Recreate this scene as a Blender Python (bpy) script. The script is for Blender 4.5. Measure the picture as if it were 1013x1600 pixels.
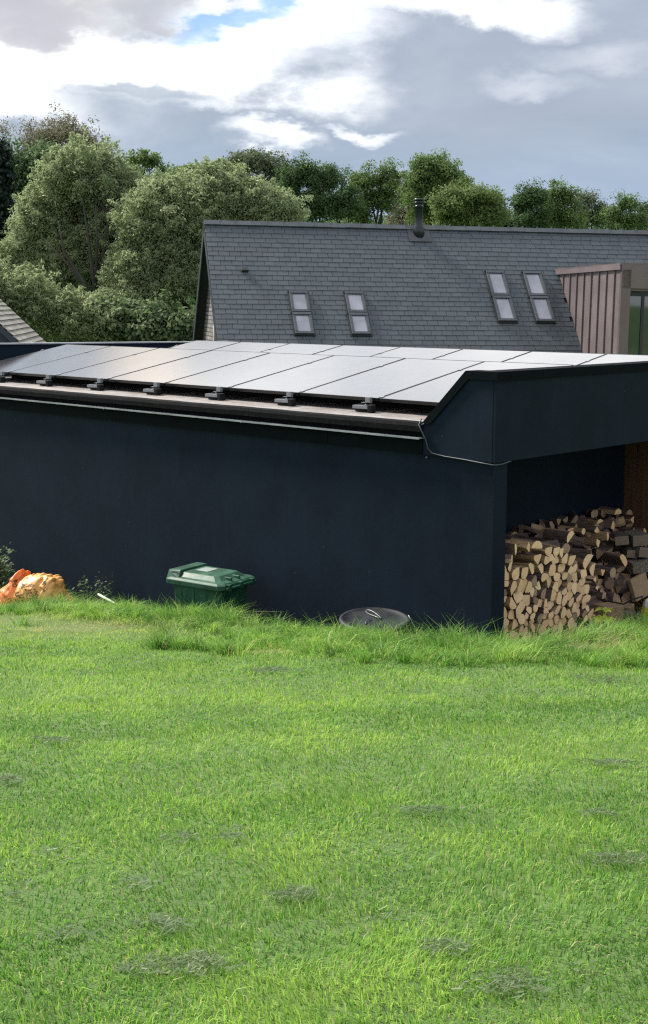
import bpy, math, random
import numpy as np
from mathutils import Vector, Matrix, noise as mnoise
from mathutils.bvhtree import BVHTree
R = math.radians
random.seed(7); rng = np.random.default_rng(7)
S = bpy.context.scene
for o in list(bpy.data.objects): bpy.data.objects.remove(o)

# ------------------------------------------------------------ camera, sky, sun
CZ = 3.6
cam = bpy.data.cameras.new('camera'); camo = bpy.data.objects.new('camera', cam)
S.collection.objects.link(camo); S.camera = camo
camo.location = (0, 0, CZ); camo.rotation_euler = (R(90) - math.atan(328 / 2000), 0, 0)
cam.sensor_fit = 'VERTICAL'; cam.sensor_height = 36; cam.lens = 36 * 2000 / 1600
cam.clip_start = 0.05; cam.clip_end = 3000
S.render.engine = 'CYCLES'
S.cycles.use_denoising = False; S.cycles.pixel_filter_type = 'BLACKMAN_HARRIS'; S.cycles.filter_width = 1.25
S.cycles.sample_clamp_indirect = 4.0
S.view_settings.view_transform = 'Standard'; S.view_settings.look = 'None'
S.view_settings.gamma = 1; S.view_settings.exposure = 1.2

SUN_EL, SUN_AZ = R(46), R(-55)         # azimuth from +Y, negative = left of the view
wd = bpy.data.worlds.new('World'); S.world = wd; wd.use_nodes = True


class NT:
    """small node-tree writer"""
    def __init__(s, t): s.t = t; t.nodes.clear()
    def n(s, typ, ins=None, **kw):
        nd = s.t.nodes.new(typ)
        for k, v in kw.items(): setattr(nd, k, v)
        for k, v in (ins or {}).items():
            sk = nd.inputs[k]
            if isinstance(v, bpy.types.NodeSocket): s.t.links.new(v, sk)
            else: sk.default_value = v
        return nd
    def math(s, op, a, b=0.0, c=0.0, clamp=False):
        nd = s.n('ShaderNodeMath', {0: a, 1: b, 2: c}, operation=op); nd.use_clamp = clamp
        return nd.outputs[0]
    def mix(s, f, a, b, blend='MIX'):
        nd = s.t.nodes.new('ShaderNodeMix'); nd.data_type = 'RGBA'; nd.blend_type = blend; nd.clamp_factor = True
        for i, v in ((0, f), (6, a), (7, b)):
            if isinstance(v, bpy.types.NodeSocket): s.t.links.new(v, nd.inputs[i])
            else: nd.inputs[i].default_value = v if i == 0 else (tuple(v) + (1,) if len(v) == 3 else v)
        return nd.outputs[2]
    def noise(s, vec, scale, detail=4, rough=0.55, dist=0.0):
        ins = {'Scale': scale, 'Detail': detail, 'Roughness': rough, 'Distortion': dist}
        if vec is not None: ins['Vector'] = vec
        return s.n('ShaderNodeTexNoise', ins).outputs[0]
    def ramp(s, f, stops):
        nd = s.n('ShaderNodeValToRGB', {0: f}); cr = nd.color_ramp
        while len(cr.elements) < len(stops): cr.elements.new(0.5)
        for e, (p, c) in zip(cr.elements, stops):
            e.position = p; e.color = tuple(c) + (1,) if len(c) == 3 else c
        return nd.outputs[0]
    def mrange(s, v, a, b, c=0.0, d=1.0, smooth=True):
        nd = s.n('ShaderNodeMapRange', {0: v, 1: a, 2: b, 3: c, 4: d})
        nd.interpolation_type = 'SMOOTHSTEP' if smooth else 'LINEAR'
        return nd.outputs[0]


def sky_world():
    w = NT(wd.node_tree)
    tc = w.n('ShaderNodeTexCoord').outputs['Generated']
    sky = w.n('ShaderNodeTexSky', sky_type='NISHITA', sun_disc=False, sun_elevation=SUN_EL,
              sun_rotation=SUN_AZ, air_density=1.0, dust_density=1.5, ozone_density=1.5).outputs[0]
    skyc = w.mix(1.0, sky, (0.105, 0.105, 0.105), 'MULTIPLY')
    sp = w.n('ShaderNodeSeparateXYZ', {0: tc}).outputs
    # flattened cloud-layer coordinates
    st = w.n('ShaderNodeMapping', {0: tc, 'Scale': (1.0, 1.0, 2.3)}, vector_type='POINT').outputs[0]
    n1 = w.noise(st, 5.2, 8, 0.60, 0.25)
    n2 = w.noise(st, 8.0, 5, 0.5, 0.1)
    n3 = w.noise(st, 1.6, 3, 0.5, 0.0)
    wob = w.n('ShaderNodeTexNoise', {'Vector': st, 'Scale': 6.5, 'Detail': 8.0, 'Roughness': 0.6}).outputs[1]
    wv = w.n('ShaderNodeVectorMath', {0: wob, 1: (0.5, 0.5, 0.5)}, operation='SUBTRACT').outputs[0]
    wv = w.n('ShaderNodeVectorMath', {0: wv, 'Scale': 0.125}, operation='SCALE').outputs[0]
    dv = w.n('ShaderNodeVectorMath', {0: tc, 1: wv}, operation='ADD').outputs[0]
    dd = w.n('ShaderNodeSeparateXYZ', {0: dv}).outputs
    front = w.mrange(sp[1], 0.3, 0.75)

    def blob(az, el, ra, re, soft=0.9):
        """soft patch of the sky around an azimuth / elevation (degrees)"""
        a = w.math('ARCTAN2', dd[0], dd[1]); e = w.math('ARCSINE', w.math('MAXIMUM', w.math('MINIMUM', dd[2], 1.0), -1.0))
        a = w.math('DIVIDE', w.math('SUBTRACT', a, R(az)), R(ra))
        e = w.math('DIVIDE', w.math('SUBTRACT', e, R(el)), R(re))
        d = w.math('SQRT', w.math('ADD', w.math('MULTIPLY', a, a), w.math('MULTIPLY', e, e)))
        return w.mrange(d, 1.0 + soft * 0.55, max(0.02, 1.0 - soft * 0.62))
    # base layer of blue-grey cloud
    grey = w.ramp(n1, [(0.25, (0.145, 0.180, 0.228)), (0.5, (0.205, 0.238, 0.284)), (0.75, (0.31, 0.335, 0.365))])
    hor = w.mrange(sp[2], 0.03, 0.16)
    grey = w.mix(hor, (0.165, 0.218, 0.295), grey)
    # thicker warmer-grey on the upper right
    grey = w.mix(w.math('MULTIPLY', blob(9, 9.8, 8, 3.5), 0.6), grey, (0.185, 0.212, 0.262))
    # sunlit white cloud
    white = blob(-7.0, 9.9, 7.6, 1.75, 0.8)
    for (az_, el_, ra_, re_, k_, so_) in ((-1.0, 11.2, 3.6, 1.7, 1.0, 0.9), (-14.5, 9.4, 3.5, 2.4, 1.0, 0.9), (4.8, 12.5, 5.0, 1.1, 0.85, 0.9), (-2.3, 6.95, 1.6, 0.55, 0.75, 1.2), (1.0, 7.8, 1.4, 0.30, 0.5, 1.2),
                                          (-12.5, 7.4, 2.2, 1.0, 0.7, 1.2), (9.5, 9.0, 1.6, 0.5, 0.20, 1.6), (11.5, 10.4, 2.2, 0.6, 0.16, 1.6), (-5.5, 12.3, 2.0, 0.5, 0.7, 1.0), (-5.6, 8.2, 1.3, 0.5, 0.5, 1.2)):
        white = w.math('MAXIMUM', white, w.math('MULTIPLY', blob(az_, el_, ra_, re_, so_), k_))
    shelf = w.math('MAXIMUM', blob(-7.9, 8.55, 3.3, 0.62, 0.8), w.math('MULTIPLY', blob(-9.5, 7.6, 3.5, 0.9, 1.0), 0.6))
    white = w.math('MULTIPLY', white, w.math('SUBTRACT', 1.0, w.math('MULTIPLY', shelf, 0.9)))
    high = w.mrange(sp[2], 0.235, 0.31)                   # bright thin cloud above the frame
    white = w.math('MAXIMUM', white, w.math('MULTIPLY', high, w.mrange(n3, 0.25, 0.6, 0.52, 0.88)))
    wcol = w.mix(w.mrange(n2, 0.35, 0.7), (0.54, 0.56, 0.59), (0.95, 0.93, 0.90))
    col = w.mix(w.math('MULTIPLY', white, front), grey, wcol)
    glow = w.math('MULTIPLY', w.math('MULTIPLY', blob(-10.5, 16.5, 2.0, 3.2, 1.7), 0.5), front)
    col = w.mix(glow, col, (1.05, 0.86, 0.66))
    # behind and overhead: high broken bright cloud with some open sky
    back = w.ramp(n3, [(0.35, (0.34, 0.37, 0.43)), (0.6, (0.54, 0.55, 0.57))])
    col = w.mix(front, back, col)
    # grey underside, upper left, and blue gaps
    g2 = w.math('MAXIMUM', blob(-12.6, 12.0, 2.3, 0.9, 0.7), w.math('MULTIPLY', blob(-7.8, 12.6, 1.9, 0.6, 0.8), 0.8))
    g2 = w.math('MAXIMUM', g2, w.math('MULTIPLY', blob(6.0, 12.7, 1.6, 0.5, 0.9), 0.6))
    col = w.mix(w.math('MULTIPLY', g2, 0.85), col, (0.27, 0.27, 0.295))
    gap = w.math('MULTIPLY', w.math('MAXIMUM', blob(-4.1, 11.5, 3.3, 0.60, 0.8), blob(-1.5, 12.1, 1.2, 0.7, 0.8)), w.mrange(n2, 0.68, 0.44, 0, 0.85))
    col = w.mix(gap, col, w.mix(0.85, skyc, (0.12, 0.235, 0.42)))
    openb = w.math('MULTIPLY', w.mrange(n3, 0.62, 0.7), w.math('SUBTRACT', 1.0, front))
    col = w.mix(openb, col, skyc)
    below = w.mrange(sp[2], -0.02, 0.0)
    col = w.mix(below, (0.10, 0.13, 0.08), col)
    bg = w.n('ShaderNodeBackground', {0: col, 1: 1.0})
    w.n('ShaderNodeOutputWorld', {0: bg.outputs[0]})


sky_world()
sl = bpy.data.lights.new('sun', 'SUN'); sl.energy = 3.8; sl.angle = R(10); sl.color = (1.0, 0.94, 0.84)
so = bpy.data.objects.new('sun', sl); S.collection.objects.link(so)
sd = Vector((math.sin(SUN_AZ) * math.cos(SUN_EL), math.cos(SUN_AZ) * math.cos(SUN_EL), math.sin(SUN_EL)))
so.rotation_euler = (-sd).to_track_quat('-Z', 'Y').to_euler()

# ------------------------------------------------------------ object helpers
LINK = S.collection.objects.link


def tag(o, label=None, cat=None, group=None, kind=None):
    if label: o['label'] = label
    if cat: o['category'] = cat
    if group: o['group'] = group
    if kind: o['kind'] = kind
    return o


def empty(name, loc=(0, 0, 0), rz=0, label=None, cat=None, group=None, rot=None):
    o = bpy.data.objects.new(name, None); LINK(o); o.location = loc
    o.rotation_euler = rot if rot else (0, 0, rz); o.empty_display_size = 0.2
    return tag(o, label, cat, group)


class MB:
    """collects shapes; build() links them as one mesh object"""
    def __init__(s): s.v = []; s.f = []; s.m = []; s.sm = []
    def add(s, vs, fs, mi=0, smooth=False):
        b = len(s.v); s.v += [tuple(v) for v in vs]
        for f in fs: s.f.append(tuple(b + i for i in f)); s.m.append(mi); s.sm.append(smooth)
        return s
    def box(s, a, b, mi=0, M=None):
        x0, y0, z0 = a; x1, y1, z1 = b
        vs = [(x0, y0, z0), (x1, y0, z0), (x1, y1, z0), (x0, y1, z0), (x0, y0, z1), (x1, y0, z1), (x1, y1, z1), (x0, y1, z1)]
        if M is not None: vs = [M @ Vector(v) for v in vs]
        return s.add(vs, [(0, 3, 2, 1), (4, 5, 6, 7), (0, 1, 5, 4), (1, 2, 6, 5), (2, 3, 7, 6), (3, 0, 4, 7)], mi)
    def tube(s, pts, rad, seg=8, mi=0, cap=True):
        pts = [Vector(p) for p in pts]; n = len(pts)
        rs = rad if isinstance(rad, (list, tuple)) else [rad] * n
        vs = []; ref = Vector((0, 0, 1))
        for i, p in enumerate(pts):
            d = (pts[min(i + 1, n - 1)] - pts[max(i - 1, 0)]).normalized()
            u = d.cross(ref if abs(d.z) < 0.95 else Vector((1, 0, 0))).normalized(); w = d.cross(u)
            for k in range(seg):
                a = 2 * math.pi * k / seg; vs.append(p + (u * math.cos(a) + w * math.sin(a)) * rs[i])
        fs = [(i * seg + k, i * seg + (k + 1) % seg, (i + 1) * seg + (k + 1) % seg, (i + 1) * seg + k) for i in range(n - 1) for k in range(seg)]
        if cap: fs += [tuple(range(seg - 1, -1, -1)), tuple((n - 1) * seg + k for k in range(seg))]
        return s.add(vs, fs, mi, True)
    def prism(s, poly, axis, a, b, mi=0):
        """poly in the two other axes, extruded from a to b along axis"""
        def P(p, t):
            return {'X': (t, p[0], p[1]), 'Y': (p[0], t, p[1]), 'Z': (p[0], p[1], t)}[axis]
        n = len(poly); vs = [P(p, a) for p in poly] + [P(p, b) for p in poly]
        fs = [tuple(range(n)), tuple(range(2 * n - 1, n - 1, -1))] + [(i, n + i, n + (i + 1) % n, (i + 1) % n) for i in range(n)]
        return s.add(vs, fs, mi)
    def lathe(s, prof, seg=32, mi=0, M=None, cap=True):
        vs = []
        for r, z in prof:
            for k in range(seg):
                a = 2 * math.pi * k / seg; v = Vector((r * math.cos(a), r * math.sin(a), z)); vs.append(M @ v if M is not None else v)
        n = len(prof)
        fs = [(i * seg + k, i * seg + (k + 1) % seg, (i + 1) * seg + (k + 1) % seg, (i + 1) * seg + k) for i in range(n - 1) for k in range(seg)]
        if cap: fs += [tuple(range(seg - 1, -1, -1)), tuple((n - 1) * seg + k for k in range(seg))]
        return s.add(vs, fs, mi, True)
    def grid(s, fn, nu, nv, mi=0, closed=False):
        vs = [fn(i / nu, j / nv) for j in range(nv + 1) for i in range(nu + 1)]; w = nu + 1
        return s.add(vs, [(j * w + i, j * w + i + 1, (j + 1) * w + i + 1, (j + 1) * w + i) for j in range(nv) for i in range(nu)], mi, True)
    def build(s, name, mats, parent=None, bevel=0, fixn=True):
        me = bpy.data.meshes.new(name); me.from_pydata([tuple(v) for v in s.v], [], s.f)
        for m in (mats if isinstance(mats, (list, tuple)) else [mats]): me.materials.append(m)
        me.polygons.foreach_set('material_index', s.m); me.polygons.foreach_set('use_smooth', s.sm)
        if fixn:
            import bmesh
            bm = bmesh.new(); bm.from_mesh(me); bmesh.ops.recalc_face_normals(bm, faces=bm.faces); bm.to_mesh(me); bm.free()
        me.update()
        o = bpy.data.objects.new(name, me); LINK(o); o.parent = parent
        if bevel:
            b = o.modifiers.new('bevel', 'BEVEL'); b.width = bevel; b.segments = 2; b.limit_method = 'ANGLE'
        return o


def npmesh(name, verts, loops, sizes, mats, attrs=None, parent=None, smooth=False):
    """fast mesh from numpy arrays; sizes = verts per face"""
    me = bpy.data.meshes.new(name); me.vertices.add(len(verts)); me.vertices.foreach_set('co', verts.astype(np.float32).ravel())
    me.loops.add(len(loops)); me.loops.foreach_set('vertex_index', loops.astype(np.int32))
    me.polygons.add(len(sizes)); st = np.zeros(len(sizes), np.int32); st[1:] = np.cumsum(sizes)[:-1]
    me.polygons.foreach_set('loop_start', st); me.polygons.foreach_set('loop_total', sizes.astype(np.int32))
    if smooth: me.polygons.foreach_set('use_smooth', np.ones(len(sizes), bool))
    for k, v in (attrs or {}).items():
        a = me.attributes.new(k, 'FLOAT', 'POINT'); a.data.foreach_set('value', v.astype(np.float32))
    for m in (mats if isinstance(mats, (list, tuple)) else [mats]): me.materials.append(m)
    me.update(calc_edges=True); me.validate()
    o = bpy.data.objects.new(name, me); LINK(o); o.parent = parent
    return o


def mat(name, fn):
    m = bpy.data.materials.new(name); m.use_nodes = True; w = NT(m.node_tree)
    p = w.n('ShaderNodeBsdfPrincipled'); out = w.n('ShaderNodeOutputMaterial', {0: p.outputs[0]})
    r = fn(w, p, out)
    return m


def setp(w, p, **kw):
    for k, v in kw.items():
        k = {'col': 'Base Color', 'rough': 'Roughness', 'metal': 'Metallic', 'spec': 'Specular IOR Level', 'coat': 'Coat Weight',
             'trans': 'Transmission Weight', 'normal': 'Normal', 'ior': 'IOR', 'sheen': 'Sheen Weight', 'alpha': 'Alpha'}[k]
        if isinstance(v, bpy.types.NodeSocket): w.t.links.new(v, p.inputs[k])
        else: p.inputs[k].default_value = tuple(v) + (1,) if k == 'Base Color' and len(v) == 3 else v


def bump(w, h, strength=0.3, dist=0.01):
    return w.n('ShaderNodeBump', {'Height': h, 'Strength': strength, 'Distance': dist}).outputs[0]


def plain(name, col, rough=0.6, metal=0.0, var=0.12, scale=6.0, bumpy=0.15, bscale=60, spec=0.5):
    def f(w, p, out):
        tc = w.n('ShaderNodeTexCoord').outputs['Object']
        n = w.noise(tc, scale, 5, 0.6); hi = tuple(min(1, c * (1 + var)) for c in col); lo = tuple(c * (1 - var) for c in col)
        setp(w, p, col=w.mix(w.mrange(n, 0.3, 0.7), lo, hi), rough=w.mrange(n, 0.2, 0.8, rough * 0.85, min(1, rough * 1.12)), metal=metal, spec=spec,
             normal=bump(w, w.noise(tc, bscale, 3), bumpy, 0.004))
    return mat(name, f)


# ------------------------------------------------------------ materials
def m_black(name, col, rough=0.75, speck=True):
    def f(w, p, out):
        tc = w.n('ShaderNodeTexCoord').outputs['Object']
        n = w.noise(tc, 1.3, 6, 0.65); n2 = w.noise(tc, 14, 4)
        st = w.noise(w.n('ShaderNodeMapping', {0: tc, 'Scale': (6, 6, 0.5)}).outputs[0], 2.2, 4)
        c = w.mix(w.mrange(n, 0.3, 0.7), tuple(x * 0.8 for x in col), tuple(x * 1.2 for x in col))
        c = w.mix(w.mrange(st, 0.52, 0.75, 0, 0.22), c, tuple(x * 1.6 + 0.002 for x in col))
        if speck:
            v = w.n('ShaderNodeTexVoronoi', {'Vector': tc, 'Scale': 5.5}).outputs
            s_ = w.math('MULTIPLY', w.mrange(v[0], 0.05, 0.03), w.mrange(n2, 0.5, 0.56))
            c = w.mix(s_, c, (0.05, 0.06, 0.07))
        fine = w.noise(tc, 190, 2)
        setp(w, p, col=c, rough=rough, spec=0.12, normal=bump(w, w.math('ADD', w.math('MULTIPLY', fine, 0.5), n2), 0.22, 0.006))
    return mat(name, f)


M_wall = m_black('black_render', (0.0046, 0.0112, 0.0225))
M_board = m_black('black_board', (0.0046, 0.0100, 0.0185))
M_recess = m_black('black_recess_board', (0.0038, 0.0090, 0.0195))
M_trim = plain('black_trim', (0.0030, 0.0052, 0.0068), 0.8, var=0.3, scale=9, bumpy=0.15, spec=0.05)
M_drip = plain('dull_drip_metal', (0.26, 0.28, 0.31), 0.4, 0.3, var=0.2)
M_alu = plain('aluminium', (0.22, 0.235, 0.26), 0.35, 0.25, var=0.2)
M_rubber = plain('black_rubber', (0.008, 0.009, 0.010), 0.7, spec=0.15)
M_cable = plain('grey_cable', (0.030, 0.036, 0.045), 0.5)


def f_membrane(w, p, out):
    tc = w.n('ShaderNodeTexCoord').outputs['Object']
    n = w.noise(tc, 2.2, 7, 0.65); n2 = w.noise(tc, 11, 5, 0.6)
    c = w.ramp(n, [(0.3, (0.13, 0.115, 0.11)), (0.5, (0.21, 0.19, 0.18)), (0.7, (0.30, 0.275, 0.26))])
    c = w.mix(w.mrange(n2, 0.55, 0.75, 0, 0.6), c, (0.10, 0.085, 0.07))
    setp(w, p, col=c, rough=w.mrange(n2, 0.3, 0.7, 0.32, 0.6), spec=0.6, normal=bump(w, n2, 0.12, 0.01))
M_membrane = mat('roof_membrane', f_membrane)


def f_kerb(w, p, out):
    tc = w.n('ShaderNodeTexCoord').outputs['Object']
    n = w.noise(tc, 20, 6, 0.7); n2 = w.noise(tc, 2.5, 4)
    sep = w.n('ShaderNodeSeparateXYZ', {0: tc}).outputs
    c = w.mix(w.mrange(n, 0.45, 0.72), (0.003, 0.004, 0.005), (0.010, 0.011, 0.013))
    c = w.mix(w.mrange(n2, 0.4, 0.7, 0, 0.4), c, (0.008, 0.008, 0.008))
    setp(w, p, col=c, rough=0.8, spec=0.06, normal=bump(w, n, 0.25, 0.005))
M_kerb = mat('kerb_membrane', f_kerb)


def f_panel(w, p, out):
    tc = w.n('ShaderNodeTexCoord').outputs['Object']
    br = w.n('ShaderNodeTexBrick', {'Vector': tc, 'Color1': (0.010, 0.011, 0.016, 1), 'Color2': (0.012, 0.013, 0.019, 1), 'Mortar': (0.018, 0.019, 0.024, 1),
                                    'Scale': 1.0, 'Brick Width': 0.182, 'Row Height': 0.091, 'Mortar Size': 0.0015}, offset=0.0).outputs[0]
    n = w.noise(tc, 1.1, 4, 0.6); n2 = w.noise(tc, 7, 6, 0.7)
    c = w.mix(w.mrange(n2, 0.4, 0.8, 0.06, 0.2), br, (0.22, 0.22, 0.22))
    setp(w, p, col=c, rough=w.mrange(n, 0.3, 0.7, 0.13, 0.20), spec=0.9, ior=1.55, coat=0.75)
    p.inputs['Coat Roughness'].default_value = 0.10
M_panel = mat('solar_glass', f_panel)
M_pframe = plain('black_panel_frame', (0.012, 0.012, 0.014), 0.35, 0.4)


def f_slate(w, p, out):
    rnd = w.n('ShaderNodeNewGeometry').outputs['Random Per Island']
    tc = w.n('ShaderNodeTexCoord').outputs['Object']
    n = w.noise(tc, 3.0, 5, 0.6); n2 = w.noise(tc, 30, 4)
    c = w.ramp(rnd, [(0.0, (0.045, 0.056, 0.066)), (0.5, (0.053, 0.066, 0.078)), (1.0, (0.065, 0.080, 0.093))])
    c = w.mix(w.mrange(n, 0.35, 0.7, 0, 0.35), c, (0.055, 0.067, 0.078))
    c = w.mix(w.mrange(n2, 0.6, 0.8, 0, 0.25), c, (0.13, 0.145, 0.155))
    setp(w, p, col=c, rough=w.mrange(rnd, 0, 1, 0.5, 0.68, False), spec=0.4, normal=bump(w, n2, 0.3, 0.006))
M_slate = mat('slate', f_slate)
M_ridge = plain('ridge_slate', (0.052, 0.064, 0.074), 0.55, var=0.25, scale=3)
M_lead = plain('lead_flashing', (0.045, 0.05, 0.058), 0.5, 0.2)
M_black = plain('flue_black', (0.016, 0.022, 0.028), 0.35, 0.3)


def f_shingle(w, p, out):
    rnd = w.n('ShaderNodeNewGeometry').outputs['Random Per Island']
    tc = w.n('ShaderNodeTexCoord').outputs['Object']; n = w.noise(tc, 8, 5, 0.7)
    c = w.ramp(rnd, [(0, (0.17, 0.165, 0.145)), (0.5, (0.22, 0.21, 0.185)), (1, (0.27, 0.26, 0.225))])
    c = w.mix(w.mrange(n, 0.5, 0.75, 0, 0.4), c, (0.13, 0.13, 0.11))
    setp(w, p, col=c, rough=0.8)
M_shingle = mat('weathered_shingle', f_shingle)


def f_stone(w, p, out):
    tc = w.n('ShaderNodeTexCoord').outputs['Object']
    so_ = w.n('ShaderNodeSeparateXYZ', {0: tc}).outputs
    mp = w.n('ShaderNodeCombineXYZ', {0: w.math('ADD', so_[0], so_[1]), 1: so_[2]}).outputs[0]
    b = w.n('ShaderNodeTexBrick', {'Vector': mp, 'Color1': (0.24, 0.22, 0.21, 1), 'Color2': (0.10, 0.098, 0.098, 1), 'Mortar': (0.03, 0.03, 0.03, 1),
                                   'Scale': 1.0, 'Brick Width': 0.36, 'Row Height': 0.11, 'Mortar Size': 0.018}).outputs
    n = w.noise(tc, 6, 5)
    setp(w, p, col=w.mix(w.mrange(n, 0.4, 0.7, 0, 0.4), b[0], (0.14, 0.14, 0.14)), rough=0.85, normal=bump(w, b[1], -0.5, 0.02))
M_stone = mat('grey_stone_courses', f_stone)
M_zinc = plain('mauve_zinc', (0.185, 0.150, 0.160), 0.42, 0.35, var=0.12, scale=1.2, bumpy=0.05, bscale=5)
M_zinc2 = plain('brown_zinc', (0.135, 0.105, 0.105), 0.4, 0.35, var=0.12, scale=1.5, bumpy=0.05, bscale=5)
M_vframe = plain('rooflight_frame', (0.060, 0.072, 0.082), 0.45, 0.3)
M_gasket = plain('rooflight_gasket', (0.010, 0.012, 0.015), 0.5)


def f_pane(w, p, out):
    tc = w.n('ShaderNodeTexCoord').outputs['Object']
    n = w.noise(tc, 1.7, 3)
    setp(w, p, col=w.mix(w.mrange(n, 0.3, 0.7), (0.17, 0.18, 0.22), (0.28, 0.275, 0.34)), rough=0.12, spec=0.9, coat=0.6)
M_pane = mat('rooflight_blind_behind_glass', f_pane)
M_glass = mat('dark_window_glass', lambda w, p, out: setp(w, p, col=(0.012, 0.022, 0.024), rough=0.03, spec=1.0, coat=1.0))


def f_browns(w, p, out):
    tc = w.n('ShaderNodeTexCoord').outputs['Object']
    st = w.noise(w.n('ShaderNodeMapping', {0: tc, 'Scale': (30, 30, 1.5)}).outputs[0], 1.0, 5)
    rnd = w.n('ShaderNodeNewGeometry').outputs['Random Per Island']
    c = w.mix(rnd, (0.10, 0.050, 0.024), (0.17, 0.088, 0.042))
    c = w.mix(w.mrange(st, 0.45, 0.7, 0, 0.7), c, (0.055, 0.028, 0.014))
    setp(w, p, col=c, rough=0.65, normal=bump(w, st, 0.3, 0.004))
M_boards = mat('brown_timber_boards', f_browns)


def wood_end(name, c0, c1):
    def f(w, p, out):
        tc = w.n('ShaderNodeTexCoord').outputs['Object']
        oi = w.n('ShaderNodeObjectInfo').outputs['Random']
        off = w.n('ShaderNodeVectorMath', {0: tc, 1: (0.03, 0.01, 0.05)}, operation='ADD').outputs[0]
        wv = w.n('ShaderNodeTexWave', {'Vector': off, 'Scale': 26.0, 'Distortion': 3.0, 'Detail': 3.0}, wave_type='RINGS', rings_direction='Y').outputs[1]
        n = w.noise(tc, 45, 4); n2 = w.noise(tc, 12, 3)
        c = w.mix(oi, c0, c1); c = w.mix(w.math('MULTIPLY', wv, 0.5), c, tuple(x * 0.55 for x in c0))
        c = w.mix(w.mrange(n2, 0.55, 0.75, 0, 0.5), c, tuple(x * 0.6 for x in c0))
        setp(w, p, col=c, rough=0.8, normal=bump(w, n, 0.4, 0.003))
    return mat(name, f)


def bark(name, c0, c1):
    def f(w, p, out):
        tc = w.n('ShaderNodeTexCoord').outputs['Object']; oi = w.n('ShaderNodeObjectInfo').outputs['Random']
        n = w.noise(w.n('ShaderNodeMapping', {0: tc, 'Scale': (1, 0.3, 1)}).outputs[0], 40, 5, 0.7)
        c = w.mix(w.mrange(n, 0.3, 0.7), c0, c1); c = w.mix(w.math('MULTIPLY', oi, 0.4), c, tuple(x * 0.45 for x in c0))
        setp(w, p, col=c, rough=0.9, normal=bump(w, n, 0.7, 0.01))
    return mat(name, f)


M_end = wood_end('pale_log_end', (0.70, 0.45, 0.24), (0.90, 0.65, 0.39))
M_end2 = wood_end('dull_log_end', (0.26, 0.17, 0.115), (0.40, 0.28, 0.18))
M_bark = bark('log_bark', (0.075, 0.050, 0.042), (0.17, 0.115, 0.09))
M_split = bark('log_split_side', (0.32, 0.20, 0.11), (0.50, 0.34, 0.20))
M_bark2 = bark('dark_bark', (0.05, 0.034, 0.034), (0.15, 0.10, 0.085))
M_timber = wood_end('weathered_timber_end', (0.13, 0.10, 0.075), (0.26, 0.20, 0.145))
M_timside = bark('weathered_timber_side', (0.05, 0.042, 0.034), (0.20, 0.165, 0.13))
M_card = plain('brown_cardboard', (0.22, 0.15, 0.085), 0.8, var=0.15, scale=12)
M_ygreen = plain('yellow_green_leaf', (0.34, 0.40, 0.05), 0.5, var=0.3, scale=20)
M_bingreen = plain('bin_green', (0.016, 0.066, 0.042), 0.5, var=0.3, scale=7, bumpy=0.1, spec=0.3)
M_binlid = plain('bin_lid_green', (0.020, 0.070, 0.044), 0.55, var=0.35, scale=7, bumpy=0.15, spec=0.3)
M_sticker = plain('white_sticker', (0.24, 0.29, 0.28), 0.5, var=0.1)
M_blk = plain('black_plastic', (0.020, 0.024, 0.030), 0.40, var=0.3, scale=9)
M_blklid = plain('worn_black_lid', (0.008, 0.0105, 0.016), 0.6, var=0.5, scale=6, spec=0.3)
M_wire = plain('pale_wire', (0.10, 0.107, 0.115), 0.4, 0.3)


def f_bag(w, p, out):
    tc = w.n('ShaderNodeTexCoord').outputs['Object']; sp = w.n('ShaderNodeSeparateXYZ', {0: tc}).outputs
    n = w.noise(tc, 9, 5, 0.6)
    k = w.mrange(w.math('ADD', sp[0], w.math('MULTIPLY', w.math('SUBTRACT', n, 0.5), 0.16)), -0.17, -0.10)
    c = w.mix(k, (0.82, 0.20, 0.05), (0.72, 0.36, 0.11))
    c = w.mix(w.mrange(n, 0.5, 0.72, 0, 0.5), c, (0.74, 0.47, 0.22))
    setp(w, p, col=c, rough=0.38, spec=0.5, normal=bump(w, w.noise(tc, 26, 4, 0.6, 0.8), 0.45, 0.02))
M_bag = mat('orange_sack_plastic', f_bag)
M_print = plain('brown_print', (0.13, 0.05, 0.012), 0.5)


def f_yel(w, p, out):
    tc = w.n('ShaderNodeTexCoord').outputs['Object']; sp = w.n('ShaderNodeSeparateXYZ', {0: tc}).outputs
    n = w.noise(tc, 9, 4)
    k = w.mrange(w.math('ADD', sp[2], w.math('MULTIPLY', n, 0.08)), 0.33, 0.36)
    setp(w, p, col=w.mix(k, (0.68, 0.56, 0.035), (0.72, 0.72, 0.68)), rough=0.4, normal=bump(w, w.noise(tc, 18, 3), 0.4, 0.02))
M_yel = mat('yellow_white_sack', f_yel)


def f_ground(w, p, out):
    tc = w.n('ShaderNodeTexCoord').outputs['Object']
    n = w.noise(tc, 2.0, 6, 0.6); n2 = w.noise(tc, 40, 5, 0.7)
    c = w.ramp(n, [(0.3, (0.050, 0.100, 0.022)), (0.6, (0.080, 0.150, 0.032)), (0.8, (0.13, 0.17, 0.055))])
    c = w.mix(w.mrange(n2, 0.35, 0.7, 0, 0.6), c, (0.045, 0.060, 0.020))
    setp(w, p, col=c, rough=0.95, normal=bump(w, n2, 0.5, 0.02))
M_ground = mat('turf_soil', f_ground)


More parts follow.
